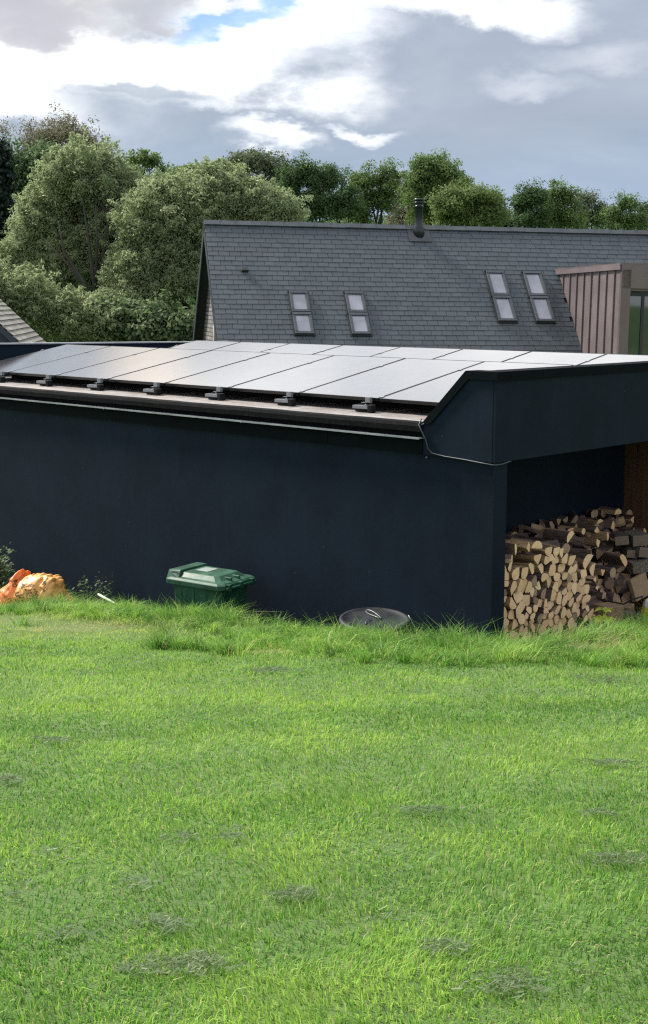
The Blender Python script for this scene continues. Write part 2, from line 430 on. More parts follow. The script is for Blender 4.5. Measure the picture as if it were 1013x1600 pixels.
def leafy(name, c_dark, c_mid, c_light, trans=0.45, rough=0.6):
    def f(w, p, out):
        t = w.n('ShaderNodeAttribute', attribute_name='tint').outputs['Fac']
        c = w.ramp(t, [(0.0, c_dark), (0.5, c_mid), (1.0, c_light)])
        setp(w, p, col=c, rough=rough, spec=0.15)
        tr = w.n('ShaderNodeBsdfTranslucent', {0: c})
        mx = w.n('ShaderNodeMixShader', {0: trans, 1: p.outputs[0], 2: tr.outputs[0]})
        w.t.links.new(mx.outputs[0], out.inputs[0])
    return mat(name, f)


M_willow = leafy('willow_leaf', (0.215, 0.275, 0.140), (0.285, 0.345, 0.180), (0.41, 0.46, 0.29), 0.55)
M_bush = leafy('pale_bush_leaf', (0.070, 0.115, 0.050), (0.13, 0.185, 0.085), (0.26, 0.31, 0.18))
M_ivy = leafy('dark_leaf', (0.045, 0.090, 0.036), (0.080, 0.140, 0.055), (0.13, 0.20, 0.085))
M_mid = leafy('mid_leaf', (0.070, 0.125, 0.038), (0.120, 0.190, 0.060), (0.19, 0.27, 0.10))
M_fresh = leafy('fresh_leaf', (0.085, 0.135, 0.042), (0.135, 0.195, 0.066), (0.20, 0.265, 0.10))
M_grey = leafy('grey_leaf', (0.065, 0.090, 0.045), (0.11, 0.14, 0.075), (0.19, 0.225, 0.13))
M_twig = leafy('twiggy_leaf', (0.11, 0.11, 0.07), (0.17, 0.165, 0.105), (0.24, 0.23, 0.16))
M_conifer = leafy('conifer_leaf', (0.008, 0.018, 0.014), (0.014, 0.030, 0.020), (0.026, 0.048, 0.030), 0.15)
M_trunk = bark('tree_bark', (0.030, 0.028, 0.022), (0.065, 0.060, 0.048))


def f_grass(w, p, out):
    t = w.n('ShaderNodeAttribute', attribute_name='tint').outputs['Fac']
    d = w.n('ShaderNodeAttribute', attribute_name='dry').outputs['Fac']
    h = w.n('ShaderNodeAttribute', attribute_name='tip').outputs['Fac']
    c = w.ramp(t, [(0.0, (0.050, 0.150, 0.026)), (0.35, (0.105, 0.265, 0.036)), (0.65, (0.185, 0.370, 0.046)), (1.0, (0.345, 0.510, 0.095))])
    c = w.mix(d, c, (0.55, 0.44, 0.23))
    c = w.mix(w.math('MULTIPLY', h, 0.25), c, (0.24, 0.36, 0.12))
    setp(w, p, col=c, rough=0.55, spec=0.18)
    tr = w.n('ShaderNodeBsdfTranslucent', {0: c})
    mx = w.n('ShaderNodeMixShader', {0: 0.42, 1: p.outputs[0], 2: tr.outputs[0]})
    w.t.links.new(mx.outputs[0], out.inputs[0])
M_grass = mat('grass_blade', f_grass)


def f_clip(w, p, out):
    t = w.n('ShaderNodeAttribute', attribute_name='tint').outputs['Fac']
    setp(w, p, col=w.ramp(t, [(0, (0.19, 0.27, 0.12)), (0.6, (0.36, 0.43, 0.23)), (1, (0.62, 0.66, 0.42))]), rough=0.8)
M_clip = mat('wilted_clippings', f_clip)

# ------------------------------------------------------------ ground
CO = Vector((1.494, 11.177, 0.0)); SA = R(45.275)
bx, by = math.cos(SA), math.sin(SA)            # shed local X (away to the right); local Y = (-by, bx)
SL, SW, FH = 10.35, 6.0, -0.25                 # shed length, depth, ground level beside it


def vnoise(x, y, s, seed=0):
    x = x * s + seed * 17.31; y = y * s + seed * 9.77
    xi = np.floor(x).astype(np.int64); yi = np.floor(y).astype(np.int64); fx = x - xi; fy = y - yi
    fx = fx * fx * (3 - 2 * fx); fy = fy * fy * (3 - 2 * fy)
    def h(a, b):
        n = (a * 374761393 + b * 668265263 + seed * 974711) & 0x7fffffff
        n = ((n ^ (n >> 13)) * 1274126177) & 0x7fffffff
        return ((n ^ (n >> 16)) & 0xffff) / 65535.0
    return (h(xi, yi) * (1 - fx) + h(xi + 1, yi) * fx) * (1 - fy) + (h(xi, yi + 1) * (1 - fx) + h(xi + 1, yi + 1) * fx) * fy


def fbm(x, y, s, seed=0, o=3):
    r = 0; a = 0.5; t = 0
    for k in range(o): r = r + a * vnoise(x, y, s * 2 ** k, seed + k); t += a; a *= 0.5
    return r / t


def shed_dist(x, y):
    dx = x - CO.x; dy = y - CO.y; lx = dx * bx + dy * by; ly = -dx * by + dy * bx
    ox = np.maximum(np.maximum(-lx, lx - SW), 0); oy = np.maximum(np.maximum(-ly, ly - SL), 0)
    return np.hypot(ox, oy), lx, ly


def sstep(a, b, x):
    t = np.clip((x - a) / (b - a), 0, 1); return t * t * (3 - 2 * t)


def ground_z(x, y):
    d, lx, ly = shed_dist(x, y)
    lawn = 3.6 - 1.27 - 0.146 * y + 0.10 * (fbm(x, y, 0.35, 3) - 0.5) + 0.035 * (fbm(x, y, 1.6, 5) - 0.5)
    lawn = np.where(y < 0, 3.6 - 1.27 - 0.05 * y, lawn)
    lawn = lawn - 0.04 * sstep(2.2, 1.2, d)
    k = sstep(0.30, 1.25, d)
    behind = (ly > 0) & (lx > 0)
    far = sstep(13, 17, y + 0.15 * np.abs(x)) 
    z = FH + (lawn - FH) * k
    z = np.where(behind & (d > 0) , FH, z)
    z = np.where(lx > SW * 0.6, np.minimum(z, FH + 0.0 + 0.6 * sstep(0, 3, -ly)), z)
    z = z * (1 - far) + (FH) * far
    return np.maximum(z, FH) if np.ndim(z) else max(z, FH)


def build_ground():
    # graded grid: fine near, coarse to the horizon
    xs = np.unique(np.concatenate([np.linspace(-900, -40, 12), np.linspace(-40, -9, 24), np.linspace(-9, 8, 120), np.linspace(8, 40, 24), np.linspace(40, 900, 12)]))
    ys = np.unique(np.concatenate([np.linspace(-60, 0, 12), np.linspace(0, 20, 150), np.linspace(20, 140, 50), np.linspace(140, 1600, 16)]))
    X, Y = np.meshgrid(xs, ys); Z = ground_z(X, Y)
    Z = Z + 26 * sstep(110, 420, Y) * (0.75 + 0.5 * fbm(X, Y, 0.004, 9))
    v = np.stack([X, Y, Z], -1).reshape(-1, 3); nx = len(xs); ny = len(ys)
    i, j = np.meshgrid(np.arange(nx - 1), np.arange(ny - 1)); b = (j * nx + i).ravel()
    q = np.stack([b, b + 1, b + nx + 1, b + nx], -1).ravel()
    o = npmesh('ground', v, q, np.full(len(b), 4), M_ground, smooth=True); tag(o, kind='structure')


build_ground()

# ------------------------------------------------------------ the black shed
shed = empty('garden_shed', (CO.x, CO.y, 0), SA, 'long low black shed with solar panels on its flat roof and an open log store', 'shed')
mb = MB()
mb.box((0, 0.0, -0.4), (0.163, SL, 2.30))                      # long wall
mb.box((SW - 0.16, 1.46, -0.4), (SW, SL, 2.30)); mb.box((0.163, SL - 0.16, -0.4), (SW - 0.16, SL, 2.30))
mb.build('wall', M_wall, shed)
mb = MB(); mb.box((0.163, 1.30, -0.4), (SW, 1.46, 2.30)); mb.build('log_store_back', M_recess, shed)
mb = MB(); mb.box((0.004, 0.0, 2.304), (SW + 0.03, SL - 0.02, 2.47)); mb.build('roof_deck', M_kerb, shed)
mb = MB()                                                      # rounded membrane kerb along the eaves
prof = [(0.10, 2.475), (0.10, 2.515), (-0.02, 2.518), (-0.055, 2.505), (-0.068, 2.475), (-0.068, 2.425), (-0.034, 2.425), (-0.034, 2.475)]
n = 60; pts = []
for k in range(n + 1):
    y = 0.80 + (SL - 0.85) * k / n; wv = 0.0010 * math.sin(k * 1.7) + 0.0012 * math.sin(k * 0.53)
    pts += [(px, y, pz + wv) for px, pz in prof]
m = len(prof)
mb.add(pts, [(i * m + k, i * m + (k + 1) % m, (i + 1) * m + (k + 1) % m, (i + 1) * m + k) for i in range(n) for k in range(m)] + [tuple(range(m)), tuple(n * m + k for k in range(m))], 0)
mb.m = [1 if (i < n * m and i % m in (0, 1)) else 0 for i in range(len(mb.m))]
mb.build('roof_kerb', [M_kerb, M_membrane], shed)
mb = MB(); mb.box((0.102, 0.62, 2.473), (SW - 0.4, SL - 0.2, 2.505)); mb.build('roof_covering', M_membrane, shed)
mb = MB()                                                      # fascia boards below the kerb
y = 0.79
while y < SL:
    y2 = min(y + 1.22, SL); mb.box((-0.045, y + 0.002, 2.225), (-0.004, y2 - 0.002, 2.362)); y = y2
mb.build('eaves_fascia', M_trim, shed)
mb = MB(); y = 0.78
while y < SL:
    y2 = min(y + 2.44, SL); mb.box((-0.100, y, 2.364), (-0.006, y2 - 0.004, 2.372)); mb.box((-0.104, y, 2.360), (-0.1005, y2 - 0.004, 2.376))
    mb.box((-0.108, y2 - 0.012, 2.355), (-0.098, y2 + 0.008, 2.379)); y = y2
mb.build('drip_edge', M_drip, shed)
# upstand at the open end with its sloped shoulder
mb = MB()
mb.prism([(0.80, 2.222), (0.80, 2.50), (0.745, 2.50), (0.285, 2.965), (0.0, 2.965), (0.0, 2.208)], 'X', -0.032, 0.0995)
mb.build('shoulder_board', M_wall, shed)
mb = MB()
mb.prism([(0.80, 2.50), (0.70, 2.50), (0.262, 2.93), (-0.02, 2.93), (-0.02, 3.003), (0.295, 3.003)], 'X', -0.052, 0.13)
mb.build('shoulder_coping', M_trim, shed)
mb = MB()
mb.box((-0.030, -0.030, 2.208), (SW, -0.002, 2.93)); mb.box((0.10, 0.0, 2.474), (SW, 0.14, 2.93)); mb.box((0.163, 0.0, 2.208), (SW, 0.10, 2.303))
mb.build('header_board', M_board, shed)
mb = MB(); x = 0.132
while x < SW:
    x2 = min(x + 2.35, SW); mb.box((x, -0.052, 2.922 + 0.003), (x2 - 0.003, 0.165, 3.003)); x = x2
mb.box((-0.052, -0.052, 2.925), (0.130, -0.021, 3.003))
mb.build('header_coping', M_trim, shed)
mb = MB(); mb.box((-0.012, -0.014, -0.4), (0.178, -0.001, 2.206)); mb.build('end_post_board', M_board, shed)
# far-end upstand
mb = MB()
mb.prism([(0.0, 2.30), (SW, 2.30), (SW, 2.90), (0.0, 2.985)], 'Y', SL + 0.002, SL + 0.14)
mb.build('far_upstand', M_wall, shed)
mb = MB(); mb.prism([(-0.04, 2.989), (-0.04, 3.009), (SW + 0.03, 2.922), (SW + 0.03, 2.903)], 'Y', SL - 0.035, SL + 0.17)
mb.build('far_coping', M_drip, shed)
# soffit above log store, timber boards and floor
mb = MB(); mb.box((0.17, 0.102, 2.262), (SW - 0.17, 1.29, 2.30)); mb.build('soffit', M_recess, shed)
mb = MB(); y = 0.02
while y < 1.28:
    y2 = min(y + 0.13, 1.29); mb.box((4.27, y + 0.0015, -0.2), (4.30 + random.uniform(0, 0.004), y2 - 0.0015, 2.255)); y = y2
mb.build('timber_boarding', M_boards, shed)
mb = MB(); mb.box((0.17, 0.02, -0.4), (SW - 0.02, 1.295, -0.10)); mb.build('log_store_floor', plain('concrete', (0.20, 0.19, 0.17), 0.9), shed)
mb = MB()
cp = [(-0.045, .80, 2.545), (-0.065, .815, 2.49), (-0.075, .775, 2.44), (-0.06, .735, 2.36), (-0.055, .71, 2.28), (-0.055, .66, 2.24), (-0.05, .52, 2.222), (-0.045, .30, 2.212), (-0.045, .10, 2.198), (-0.042, -.02, 2.190), (-0.02, -.042, 2.19), (0.08, -.042, 2.192), (0.16, -.040, 2.204), (0.22, -.02, 2.20)]
mb.tube(cp, 0.0060, 8); mb.tube([(-0.03, .74, 2.54), (-0.05, .77, 2.50), (-0.06, .83, 2.475), (-0.06, .79, 2.455)], 0.006, 6)
mb.build('cable', M_cable, shed)
mb = MB(); mb.lathe([(0.012, -0.01), (0.012, 0.008), (0.006, 0.014)], 10, M=Matrix.Translation((-0.01, .76, 2.19)) @ Matrix.Rotation(R(-90), 4, 'Y'))
mb.build('cable_clip', M_wire, shed)

# ------------------------------------------------------------ solar panels
TW, TL = 1.134, 1.764
tilt = math.atan2(2.959 - 2.645, 2.286 - 0.552)


def make_panel():
    r = empty('solar_panel')
    g = MB(); g.box((0.012, 0.012, -0.006), (TL - 0.012, TW - 0.012, 0.0)); g.build('glass', M_panel, r)
    f = MB(); t = 0.012
    f.box((0, 0, -0.032), (TL, t, 0.0015)); f.box((0, TW - t, -0.032), (TL, TW, 0.0015)); f.box((0, t, -0.032), (t, TW - t, 0.0015)); f.box((TL - t, t, -0.032), (TL, TW - t, 0.0015))
    f.build('panel_frame', M_pframe, r, bevel=0.001)
    for xx in (0.03, 1.30): c = MB(); c.box((xx, TW - 0.008, 0.002), (xx + 0.05, TW + 0.022, 0.007)); c.build('clamp', M_alu, r)
    return r


def copy_tree(o, parent=None):
    c = o.copy(); LINK(c); c.parent = parent
    for ch in [x for x in bpy.data.objects if x.parent == o]: copy_tree(ch, c)
    return c


def s2w(x, y, z): return Vector((CO.x + x * bx - y * by, CO.y + x * by + y * bx, z))


ORD = ['first', 'second', 'third', 'fourth', 'fifth', 'sixth', 'seventh', 'eighth', 'ninth', 'tenth']
pp = make_panel(); first = True
for row, (x0, y0, cnt) in enumerate(((0.552, 0.735, 8), (3.28, 0.92, 8))):
    for k in range(cnt):
        o = pp if first else copy_tree(pp); first = False
        o.location = s2w(x0, y0 + k * 1.151, 2.645 + random.uniform(-.0015, .0015)); o.rotation_euler = (0, 0, 0)
        o.rotation_euler = (Matrix.Rotation(SA, 3, 'Z') @ Matrix.Rotation(-tilt + random.uniform(-.001, .001), 3, 'Y')).to_euler()
        i = cnt - 1 - k
        rn = 'nearest the eaves' if row == 0 else 'behind it'
        tag(o, ('%s solar panel from the left in the front row above the eaves' if row == 0 else '%s solar panel from the left in the rear row on the shed roof') % ORD[i],
            'solar panel', 'solar panels on the shed roof')
# mounting rail ends under the seams of the front row


def make_mount():
    r = empty('panel_mount')
    m_ = MB()
    for zz in (0.0, 0.022): m_.box((-0.03, 0.0, zz), (0.16, 0.05, zz + 0.010))
    m_.box((-0.03, 0.0, 0.010), (0.16, 0.012, 0.022)); m_.box((-0.028, 0.038, 0.010), (0.16, 0.05, 0.022))
    m_.build('rail', M_alu, r, bevel=0.001)
    m_ = MB(); m_.box((0.02, -0.10, -0.035), (0.17, -0.008, 0.036)); m_.box((-0.085, -0.02, -0.035), (-0.034, 0.06, 0.042)); m_.build('rubber_foot', M_rubber, r, bevel=0.004)
    m_ = MB(); m_.box((0.0, -0.07, 0.053), (0.06, -0.03, 0.112)); m_.box((0.0, -0.07, 0.053), (0.11, -0.03, 0.058)); m_.lathe([(0.008, 0.032), (0.008, 0.048)], 8, M=Matrix.Translation((0.01, 0.025, 0)))
    m_.build('clamp_tab', M_alu, r)
    return r


pm = make_mount()
for k in range(9):
    o = pm if k == 0 else copy_tree(pm)
    yy = 0.735 + (k + 1) * 1.151 + 0.05 if k < 8 else 0.80
    if k == 8: yy = 0.735 + 0.15
    o.location = s2w(0.46, yy, 2.542); o.rotation_euler = (0, 0, SA + R(90) + R(6))
    i = 8 - k
    tag(o, '%s metal mounting foot from the left below the front edge of the panels' % ORD[i] if k < 8 else 'metal mounting foot at the extreme right end of the front panel row, beside the shoulder',
        'mounting bracket', 'mounting feet below the front row of panels')
# ballast trays and dark deflectors under the panels
for row, x0 in enumerate((0.552, 3.28)):
    mb = MB(); mb.box((x0 + 0.55, 0.9, 2.508), (x0 + 1.5, 9.6 if row == 0 else 9.8, 2.56))
    mb.add([(x0 + TL - 0.04, .75, 2.93), (x0 + TL + 0.12, .75, 2.52), (x0 + TL + 0.12, 9.9, 2.52), (x0 + TL - 0.04, 9.9, 2.93), (x0 + TL - 0.045, .75, 2.93), (x0 + TL + 0.115, .75, 2.52), (x0 + TL + 0.115, 9.9, 2.52), (x0 + TL - 0.045, 9.9, 2.93)],
           [(0, 1, 2, 3), (4, 7, 6, 5), (0, 4, 5, 1), (2, 6, 7, 3), (1, 5, 6, 2), (0, 3, 7, 4)])
    o = mb.build('ballast_tray', M_rubber); o.location = (CO.x, CO.y, 0); o.rotation_euler = (0, 0, SA)
    tag(o, 'dark ballast tray and wind deflector under the %s row of solar panels' % ('front' if row == 0 else 'rear'), 'ballast tray')

# ------------------------------------------------------------ the slate house
H0 = Vector((-3.0975, 34.0, 5.665)); h = R(78); tau = R(0.62); th = R(48)
hm = Matrix.Rotation(math.pi / 2 - h, 3, 'Z') @ Matrix.Rotation(tau, 3, 'Y')
house = empty('slate_roofed_house', H0, rot=hm.to_euler(), label='long house under a steep blue-grey slate roof with rooflights, flue and mauve metal dormer', cat='house')
ct, snt = math.cos(th), math.sin(th); HL = 22.0; RT = 7.4    # roof length, slope length
def rp(s_, t, off=0.0, side=-1):                             # point on roof: s along ridge, t down the slope, off = proud of the slope
    return Vector((s_, side * (t * ct + off * snt), -t * snt + off * ct))


holes = [(1.92, 2.45, 2.40, 3.84), (3.36, 2.45, 3.85, 3.84), (7.30, 1.65, 7.80, 3.37), (8.33, 1.65, 8.84, 3.37)]
mb = MB()
for side in (-1, 1):
    a = [rp(0, 0, -0.03, side), rp(HL, 0, -0.03, side), rp(HL, RT, -0.03, side), rp(0, RT, -0.03, side)]
    b_ = [rp(0, 0.0, -0.14, side), rp(HL, 0.0, -0.14, side), rp(HL, RT, -0.14, side), rp(0, RT, -0.14, side)]
    mb.add(a + b_, [(0, 1, 2, 3), (7, 6, 5, 4), (0, 4, 5, 1), (1, 5, 6, 2), (2, 6, 7, 3), (3, 7, 4, 0)])
roof = mb.build('roof', plain('roof_underlay', (0.012, 0.016, 0.024), 0.8), house)
mb = MB(); SWD, SEX = 0.285, 0.163
row = 0; t = 0.06
while t < RT - 0.1:
    s0 = -0.02 - (SWD * 0.5 if row % 2 else 0) + random.uniform(-.01, .01)
    while s0 < HL:
        w_ = SWD + random.uniform(-.012, .012); g = 0.009
        a0 = max(s0 + g / 2, -0.02); a1 = min(s0 + w_ - g / 2, HL); s0 += w_
        if a1 - a0 < 0.04: continue
        cx_, ct_ = (a0 + a1) / 2, t + SEX / 2
        if cx_ > 9.42 and 1.6 < ct_ < 7: continue
        dz = random.uniform(0, 0.003); dt = random.uniform(-.005, .005); sk = random.uniform(-.002, .002)
        L = SEX * 1.25
        o1, o2 = -0.002 + dz, 0.005 + dz
        p = [rp(a0, t, o1), rp(a1, t, o1), rp(a1, t + L * 0.8 + dt + sk, o2), rp(a0, t + L * 0.8 + dt - sk, o2)]
        q = [rp(a0, t, o1 - 0.007), rp(a1, t, o1 - 0.007), rp(a1, t + L * 0.8 + dt + sk, o2 - 0.006), rp(a0, t + L * 0.8 + dt - sk, o2 - 0.006)]
        mb.add(p + q, [(0, 1, 2, 3), (7, 6, 5, 4), (0, 4, 5, 1), (1, 5, 6, 2), (2, 6, 7, 3), (3, 7, 4, 0)])
    t += SEX; row += 1
mb.build('slates', M_slate, roof)
mb = MB()
a = [rp(-0.02, 0.05, 0.02, 1), rp(HL, 0.05, 0.02, 1), rp(HL, RT, 0.02, 1), rp(-0.02, RT, 0.02, 1)]; b_ = [rp(-0.02, 0.05, -0.02, 1), rp(HL, 0.05, -0.02, 1), rp(HL, RT, -0.02, 1), rp(-0.02, RT, -0.02, 1)]
mb.add(a + b_, [(0, 1, 2, 3), (7, 6, 5, 4), (0, 4, 5, 1), (1, 5, 6, 2), (2, 6, 7, 3), (3, 7, 4, 0)]); mb.build('rear_slates', M_slate, roof)
mb = MB(); s0 = -0.03
while s0 < HL:
    l = 0.415; jj = random.uniform(-.006, .006)
    for side in (-1, 1):
        a = [rp(s0 + .004, -0.004, 0.052 + jj, side), rp(s0 + l, -0.004, 0.052 + jj, side), rp(s0 + l, 0.145, 0.052 + jj, side), rp(s0 + .004, 0.145, 0.052 + jj, side)]
        b_ = [rp(s0 + .004, -0.004, 0.028 + jj, side), rp(s0 + l, -0.004, 0.028 + jj, side), rp(s0 + l, 0.145, 0.028 + jj, side), rp(s0 + .004, 0.145, 0.028 + jj, side)]
        mb.add(a + b_, [(0, 1, 2, 3), (7, 6, 5, 4), (0, 4, 5, 1), (1, 5, 6, 2), (2, 6, 7, 3), (3, 7, 4, 0)])
    mb.box((s0 - 0.010, -0.03, 0.04 + jj), (s0 + 0.010, 0.03, 0.088 + random.uniform(-.012, .006)), 1)
    s0 += l + 0.002
mb.build('ridge', [M_ridge, M_vframe], roof)
# walls: gable end set back under the verge
EZ = -RT * snt; WY = RT * ct - 0.45; GX = 0.24
mb = MB()
mb.prism([(-WY, -9.0), (WY, -9.0), (WY, EZ + 0.3), (0, -0.22), (-WY, EZ + 0.3)], 'X', GX, GX + 0.2)
mb.build('gable_wall', M_stone, house)
mb = MB(); mb.box((GX + 0.2, -WY, -9), (HL, -WY + 0.2, EZ + 0.25)); mb.box((GX + 0.2, WY - 0.2, -9), (HL, WY, EZ + 0.25)); mb.build('wall', M_stone, house)
mb = MB()
for side in (-1, 1):
    for off, x0_, x1_ in ((-0.144, -0.03, GX), (0.0, -0.035, -0.004)):
        pass
    a = [rp(-0.03, 0.0, -0.02, side), rp(-0.03, RT, -0.02, side), rp(-0.03, RT, -0.24, side), rp(-0.03, 0.0, -0.24, side)]
    b_ = [v + Vector((0.027, 0, 0)) for v in a]
    mb.add(a + b_, [(0, 1, 2, 3), (7, 6, 5, 4), (0, 4, 5, 1), (1, 5, 6, 2), (2, 6, 7, 3), (3, 7, 4, 0)])
mb.build('bargeboard', plain('black_bargeboard', (0.012, 0.018, 0.028), 0.5), house)
mb = MB(); mb.tube([(GX - 0.06, -0.55, -6.5), (GX - 0.06, -0.55, -2.62)], 0.03, 8); mb.build('downpipe', plain('brown_pipe', (0.09, 0.05, 0.035), 0.5), house)
# roof vent and flue
mb = MB(); mb.add([rp(0.78, 1.62, .02), rp(0.97, 1.62, .02), rp(0.97, 1.78, .025), rp(0.78, 1.78, .025), rp(0.80, 1.66, .075), rp(0.95, 1.66, .075), rp(0.96, 1.76, .085), rp(0.79, 1.76, .085)], [(0, 1, 5, 4), (1, 2, 6, 5), (2, 3, 7, 6), (3, 0, 4, 7), (4, 5, 6, 7)])
mb.build('roof_vent', M_gasket, roof)
flue = empty('flue'); flue.parent = roof; 
mb = MB(); mb.lathe([(0.165, -0.30), (0.150, -0.10), (0.118, 0.02), (0.105, 0.08), (0.105, 0.50), (0.118, 0.505), (0.118, 0.525), (0.105, 0.53), (0.105, 0.60), (0.14, 0.605), (0.14, 0.625), (0.105, 0.63), (0.105, 0.66), (0.14, 0.665), (0.14, 0.71), (0.10, 0.72)], 24, M=Matrix.Translation((5.72, -0.17, 0)))
mb.v = mb.v; bpy.data.objects.remove(flue)
flue = mb.build('flue', M_black, house)
mb = MB(); mb.add([rp(5.42, 0.12, .03), rp(6.0, 0.12, .03), rp(6.05, .58, .034), rp(5.40, .58, .034), rp(5.42, 0.12, .02), rp(6.0, 0.12, .02), rp(6.05, .58, .02), rp(5.40, .58, .02)], [(0, 1, 2, 3), (7, 6, 5, 4), (0, 4, 5, 1), (1, 5, 6, 2), (2, 6, 7, 3), (3, 7, 4, 0)])
mb.build('flue_flashing', M_lead, roof)
# rooflights
for (sa, ta, sb, tb) in holes:
    tm = (ta + tb) / 2
    for (t0, t1) in ((ta, tm - 0.02), (tm + 0.02, tb)):
        f = MB()
        def rb(m_, s0_, s1_, t0_, t1_, o0, o1, mi=0):
            m_.add([rp(s0_, t0_, o0), rp(s1_, t0_, o0), rp(s1_, t1_, o0), rp(s0_, t1_, o0), rp(s0_, t0_, o1), rp(s1_, t0_, o1), rp(s1_, t1_, o1), rp(s0_, t1_, o1)],
                   [(0, 3, 2, 1), (4, 5, 6, 7), (0, 1, 5, 4), (1, 2, 6, 5), (2, 3, 7, 6), (3, 0, 4, 7)], mi)
        e = 0.075
        rb(f, sa, sb, t0, t0 + e, 0.0, 0.10); rb(f, sa, sb, t1 - e, t1, 0.0, 0.085)
        rb(f, sa, sa + e, t0 + e, t1 - e, 0.0, 0.09); rb(f, sb - e, sb, t0 + e, t1 - e, 0.0, 0.09)
        fr = f.build('rooflight', M_vframe, roof, bevel=0.006)
        f = MB(); rb(f, sa - 0.03, sb + 0.03, t0 - 0.035, t0 - 0.002, 0.0, 0.075); rb(f, sa - .035, sb + .035, t1 + .002, t1 + .035, 0.012, 0.045); rb(f, sa - .03, sa - .002, t0, t1, 0.012, 0.05); rb(f, sb + .002, sb + .03, t0, t1, .012, .05)
        f.build('flashing', M_gasket, fr)
        f = MB(); rb(f, sa + e, sb - e, t0 + e, t1 - e, 0.03, 0.060); f.build('pane', M_pane, fr)
# dormer with standing-seam cheek
D0, DY = 9.37, -4.98
dorm = empty('dormer'); dorm.parent = house
bpy.data.objects.remove(dorm)
yA = -1.6 * ct; zA = -1.6 * snt
mb = MB()
ck = [(yA, zA + 0.02), (DY, -1.10), (DY, -5.2), (-6.4 * ct * 0.0 - 4.98 + 0.0, -5.2)]
mb.prism([(yA, zA + 0.02), (DY, -1.12), (DY, -5.0), (-4.95 * 0.99, -5.5 * 1.0), (-4.9, -5.45)], 'X', D0, D0 + 0.06)
dorm = mb.build('dormer', M_zinc, house)
mb = MB(); yy = yA - 0.42
while yy > DY + 0.1:
    zt = zA + 0.02 + (yy - yA) / (DY - yA) * (-1.12 - zA - 0.02); zb = yy / ct * snt - 0.0
    mb.box((D0 - 0.035, yy - 0.011, zb - 0.02), (D0 - 0.001, yy + 0.011, zt - 0.09)); yy -= 0.455
mb.build('standing_seams', M_zinc2, dorm)
mb = MB()
mb.prism([(yA + .1, zA + 0.06), (DY - .05, -1.06), (DY - .05, -1.20), (yA + .1, zA - 0.05)], 'X', D0 - 0.06, D0 - 0.002); mb.build('roof_edge', M_zinc, dorm)
mb = MB(); mb.prism([(yA + .5, zA + 0.10), (DY - .06, -1.04), (DY - .06, -1.10), (yA + .5, zA + .02)], 'X', D0 - 0.06 + .002, HL - 5)
mb.build('dormer_roof', M_zinc2, dorm)
mb = MB()
mb.box((D0 - 0.02, DY - 0.10, -6.4), (D0 + 0.22, DY - 0.003, -1.20)); mb.box((D0 - 0.02, DY - 0.10, -1.64), (HL - 5, DY - 0.004, -1.085)); mb.box((D0 + 0.222, DY - 0.10, -6.4), (HL - 5, DY + 0.30, -6.0))
mb.box((D0 + 0.061, DY + 0.002, -1.70), (HL - 5, DY + 0.55, -1.64))
mb.build('front_frame', M_zinc2, dorm)
mb = MB()
for sx in (D0 + 0.07, D0 + 0.62, D0 + 1.75, D0 + 2.9): mb.box((sx, DY + 0.10, -6.0), (sx + 0.07, DY + 0.16, -1.70))
mb.box((D0 + .14, DY + .102, -1.82), (HL - 5, DY + .158, -1.702)); mb.build('window_frame', M_gasket, dorm)
mb = MB(); mb.box((D0 + .07, DY + 0.125, -6.0), (HL - 5, DY + 0.135, -1.72)); mb.build('window_pane', M_glass, dorm)
mb = MB(); mb.box((D0 + .3, DY + 0.7, -6.4), (HL - 5, DY + 0.75, -1.7)); mb.build('room_back', plain('dark_room', (0.02, 0.03, 0.03), 0.8), dorm)

# ------------------------------------------------------------ barn at the left
barn = empty('small_barn', (-8.0, 34, 2.55), 0, 'small dark gabled barn with weathered grey-brown tiled roof at the left edge', 'barn')
bd = R(7.2)                                             # ridge heads slightly left of the view
# local: use world-aligned coordinates relative to the near eaves point, ridge direction u
barn.rotation_euler = (0, 0, bd)
bt = R(44.5); bc, bs = math.cos(bt), math.sin(bt)
def bp(u, t, off=0): return Vector((t * bc + off * bs, u, -t * bs + off * bc))    # t down slope to the right; origin at (0,0,0)
mb = MB(); t = -3.4
rowb = 0
while t < 2.6:
    u = -0.05 - (0.12 if rowb % 2 else 0)
    while u < 5.6:
        w_ = 0.26 + random.uniform(-.03, .03); a0, a1 = max(u, -.05) + .003, min(u + w_, 5.6) - .003; u += w_
        if a1 - a0 < 0.03: continue
        L = 0.20; oo = random.uniform(0, .006)
        p = [bp(a0, t, 0), bp(a1, t, 0), bp(a1, t + L, .022 + oo), bp(a0, t + L, .022 + oo)]; q = [v - Vector((0.010, 0, 0.012)) for v in p]
        mb.add(p + q, [(0, 1, 2, 3), (7, 6, 5, 4), (0, 4, 5, 1), (1, 5, 6, 2), (2, 6, 7, 3), (3, 7, 4, 0)])
    t += 0.185; rowb += 1
mb.build('roof', M_shingle, barn)
mb = MB()
apex = bp(0, -3.4); px_, pz_ = apex.x, apex.z; ev = bp(0, 2.6)
mb.prism([(px_, pz_ - .06), (ev.x - .1, ev.z + .04), (ev.x - .1, -6), (2 * px_ - ev.x + .1, -6), (2 * px_ - ev.x + .1, ev.z + .04)], 'Y', 0.08, 5.5)
mb.build('wall', plain('dark_blue_boards', (0.018, 0.024, 0.045), 0.7, var=0.25, scale=14), barn)
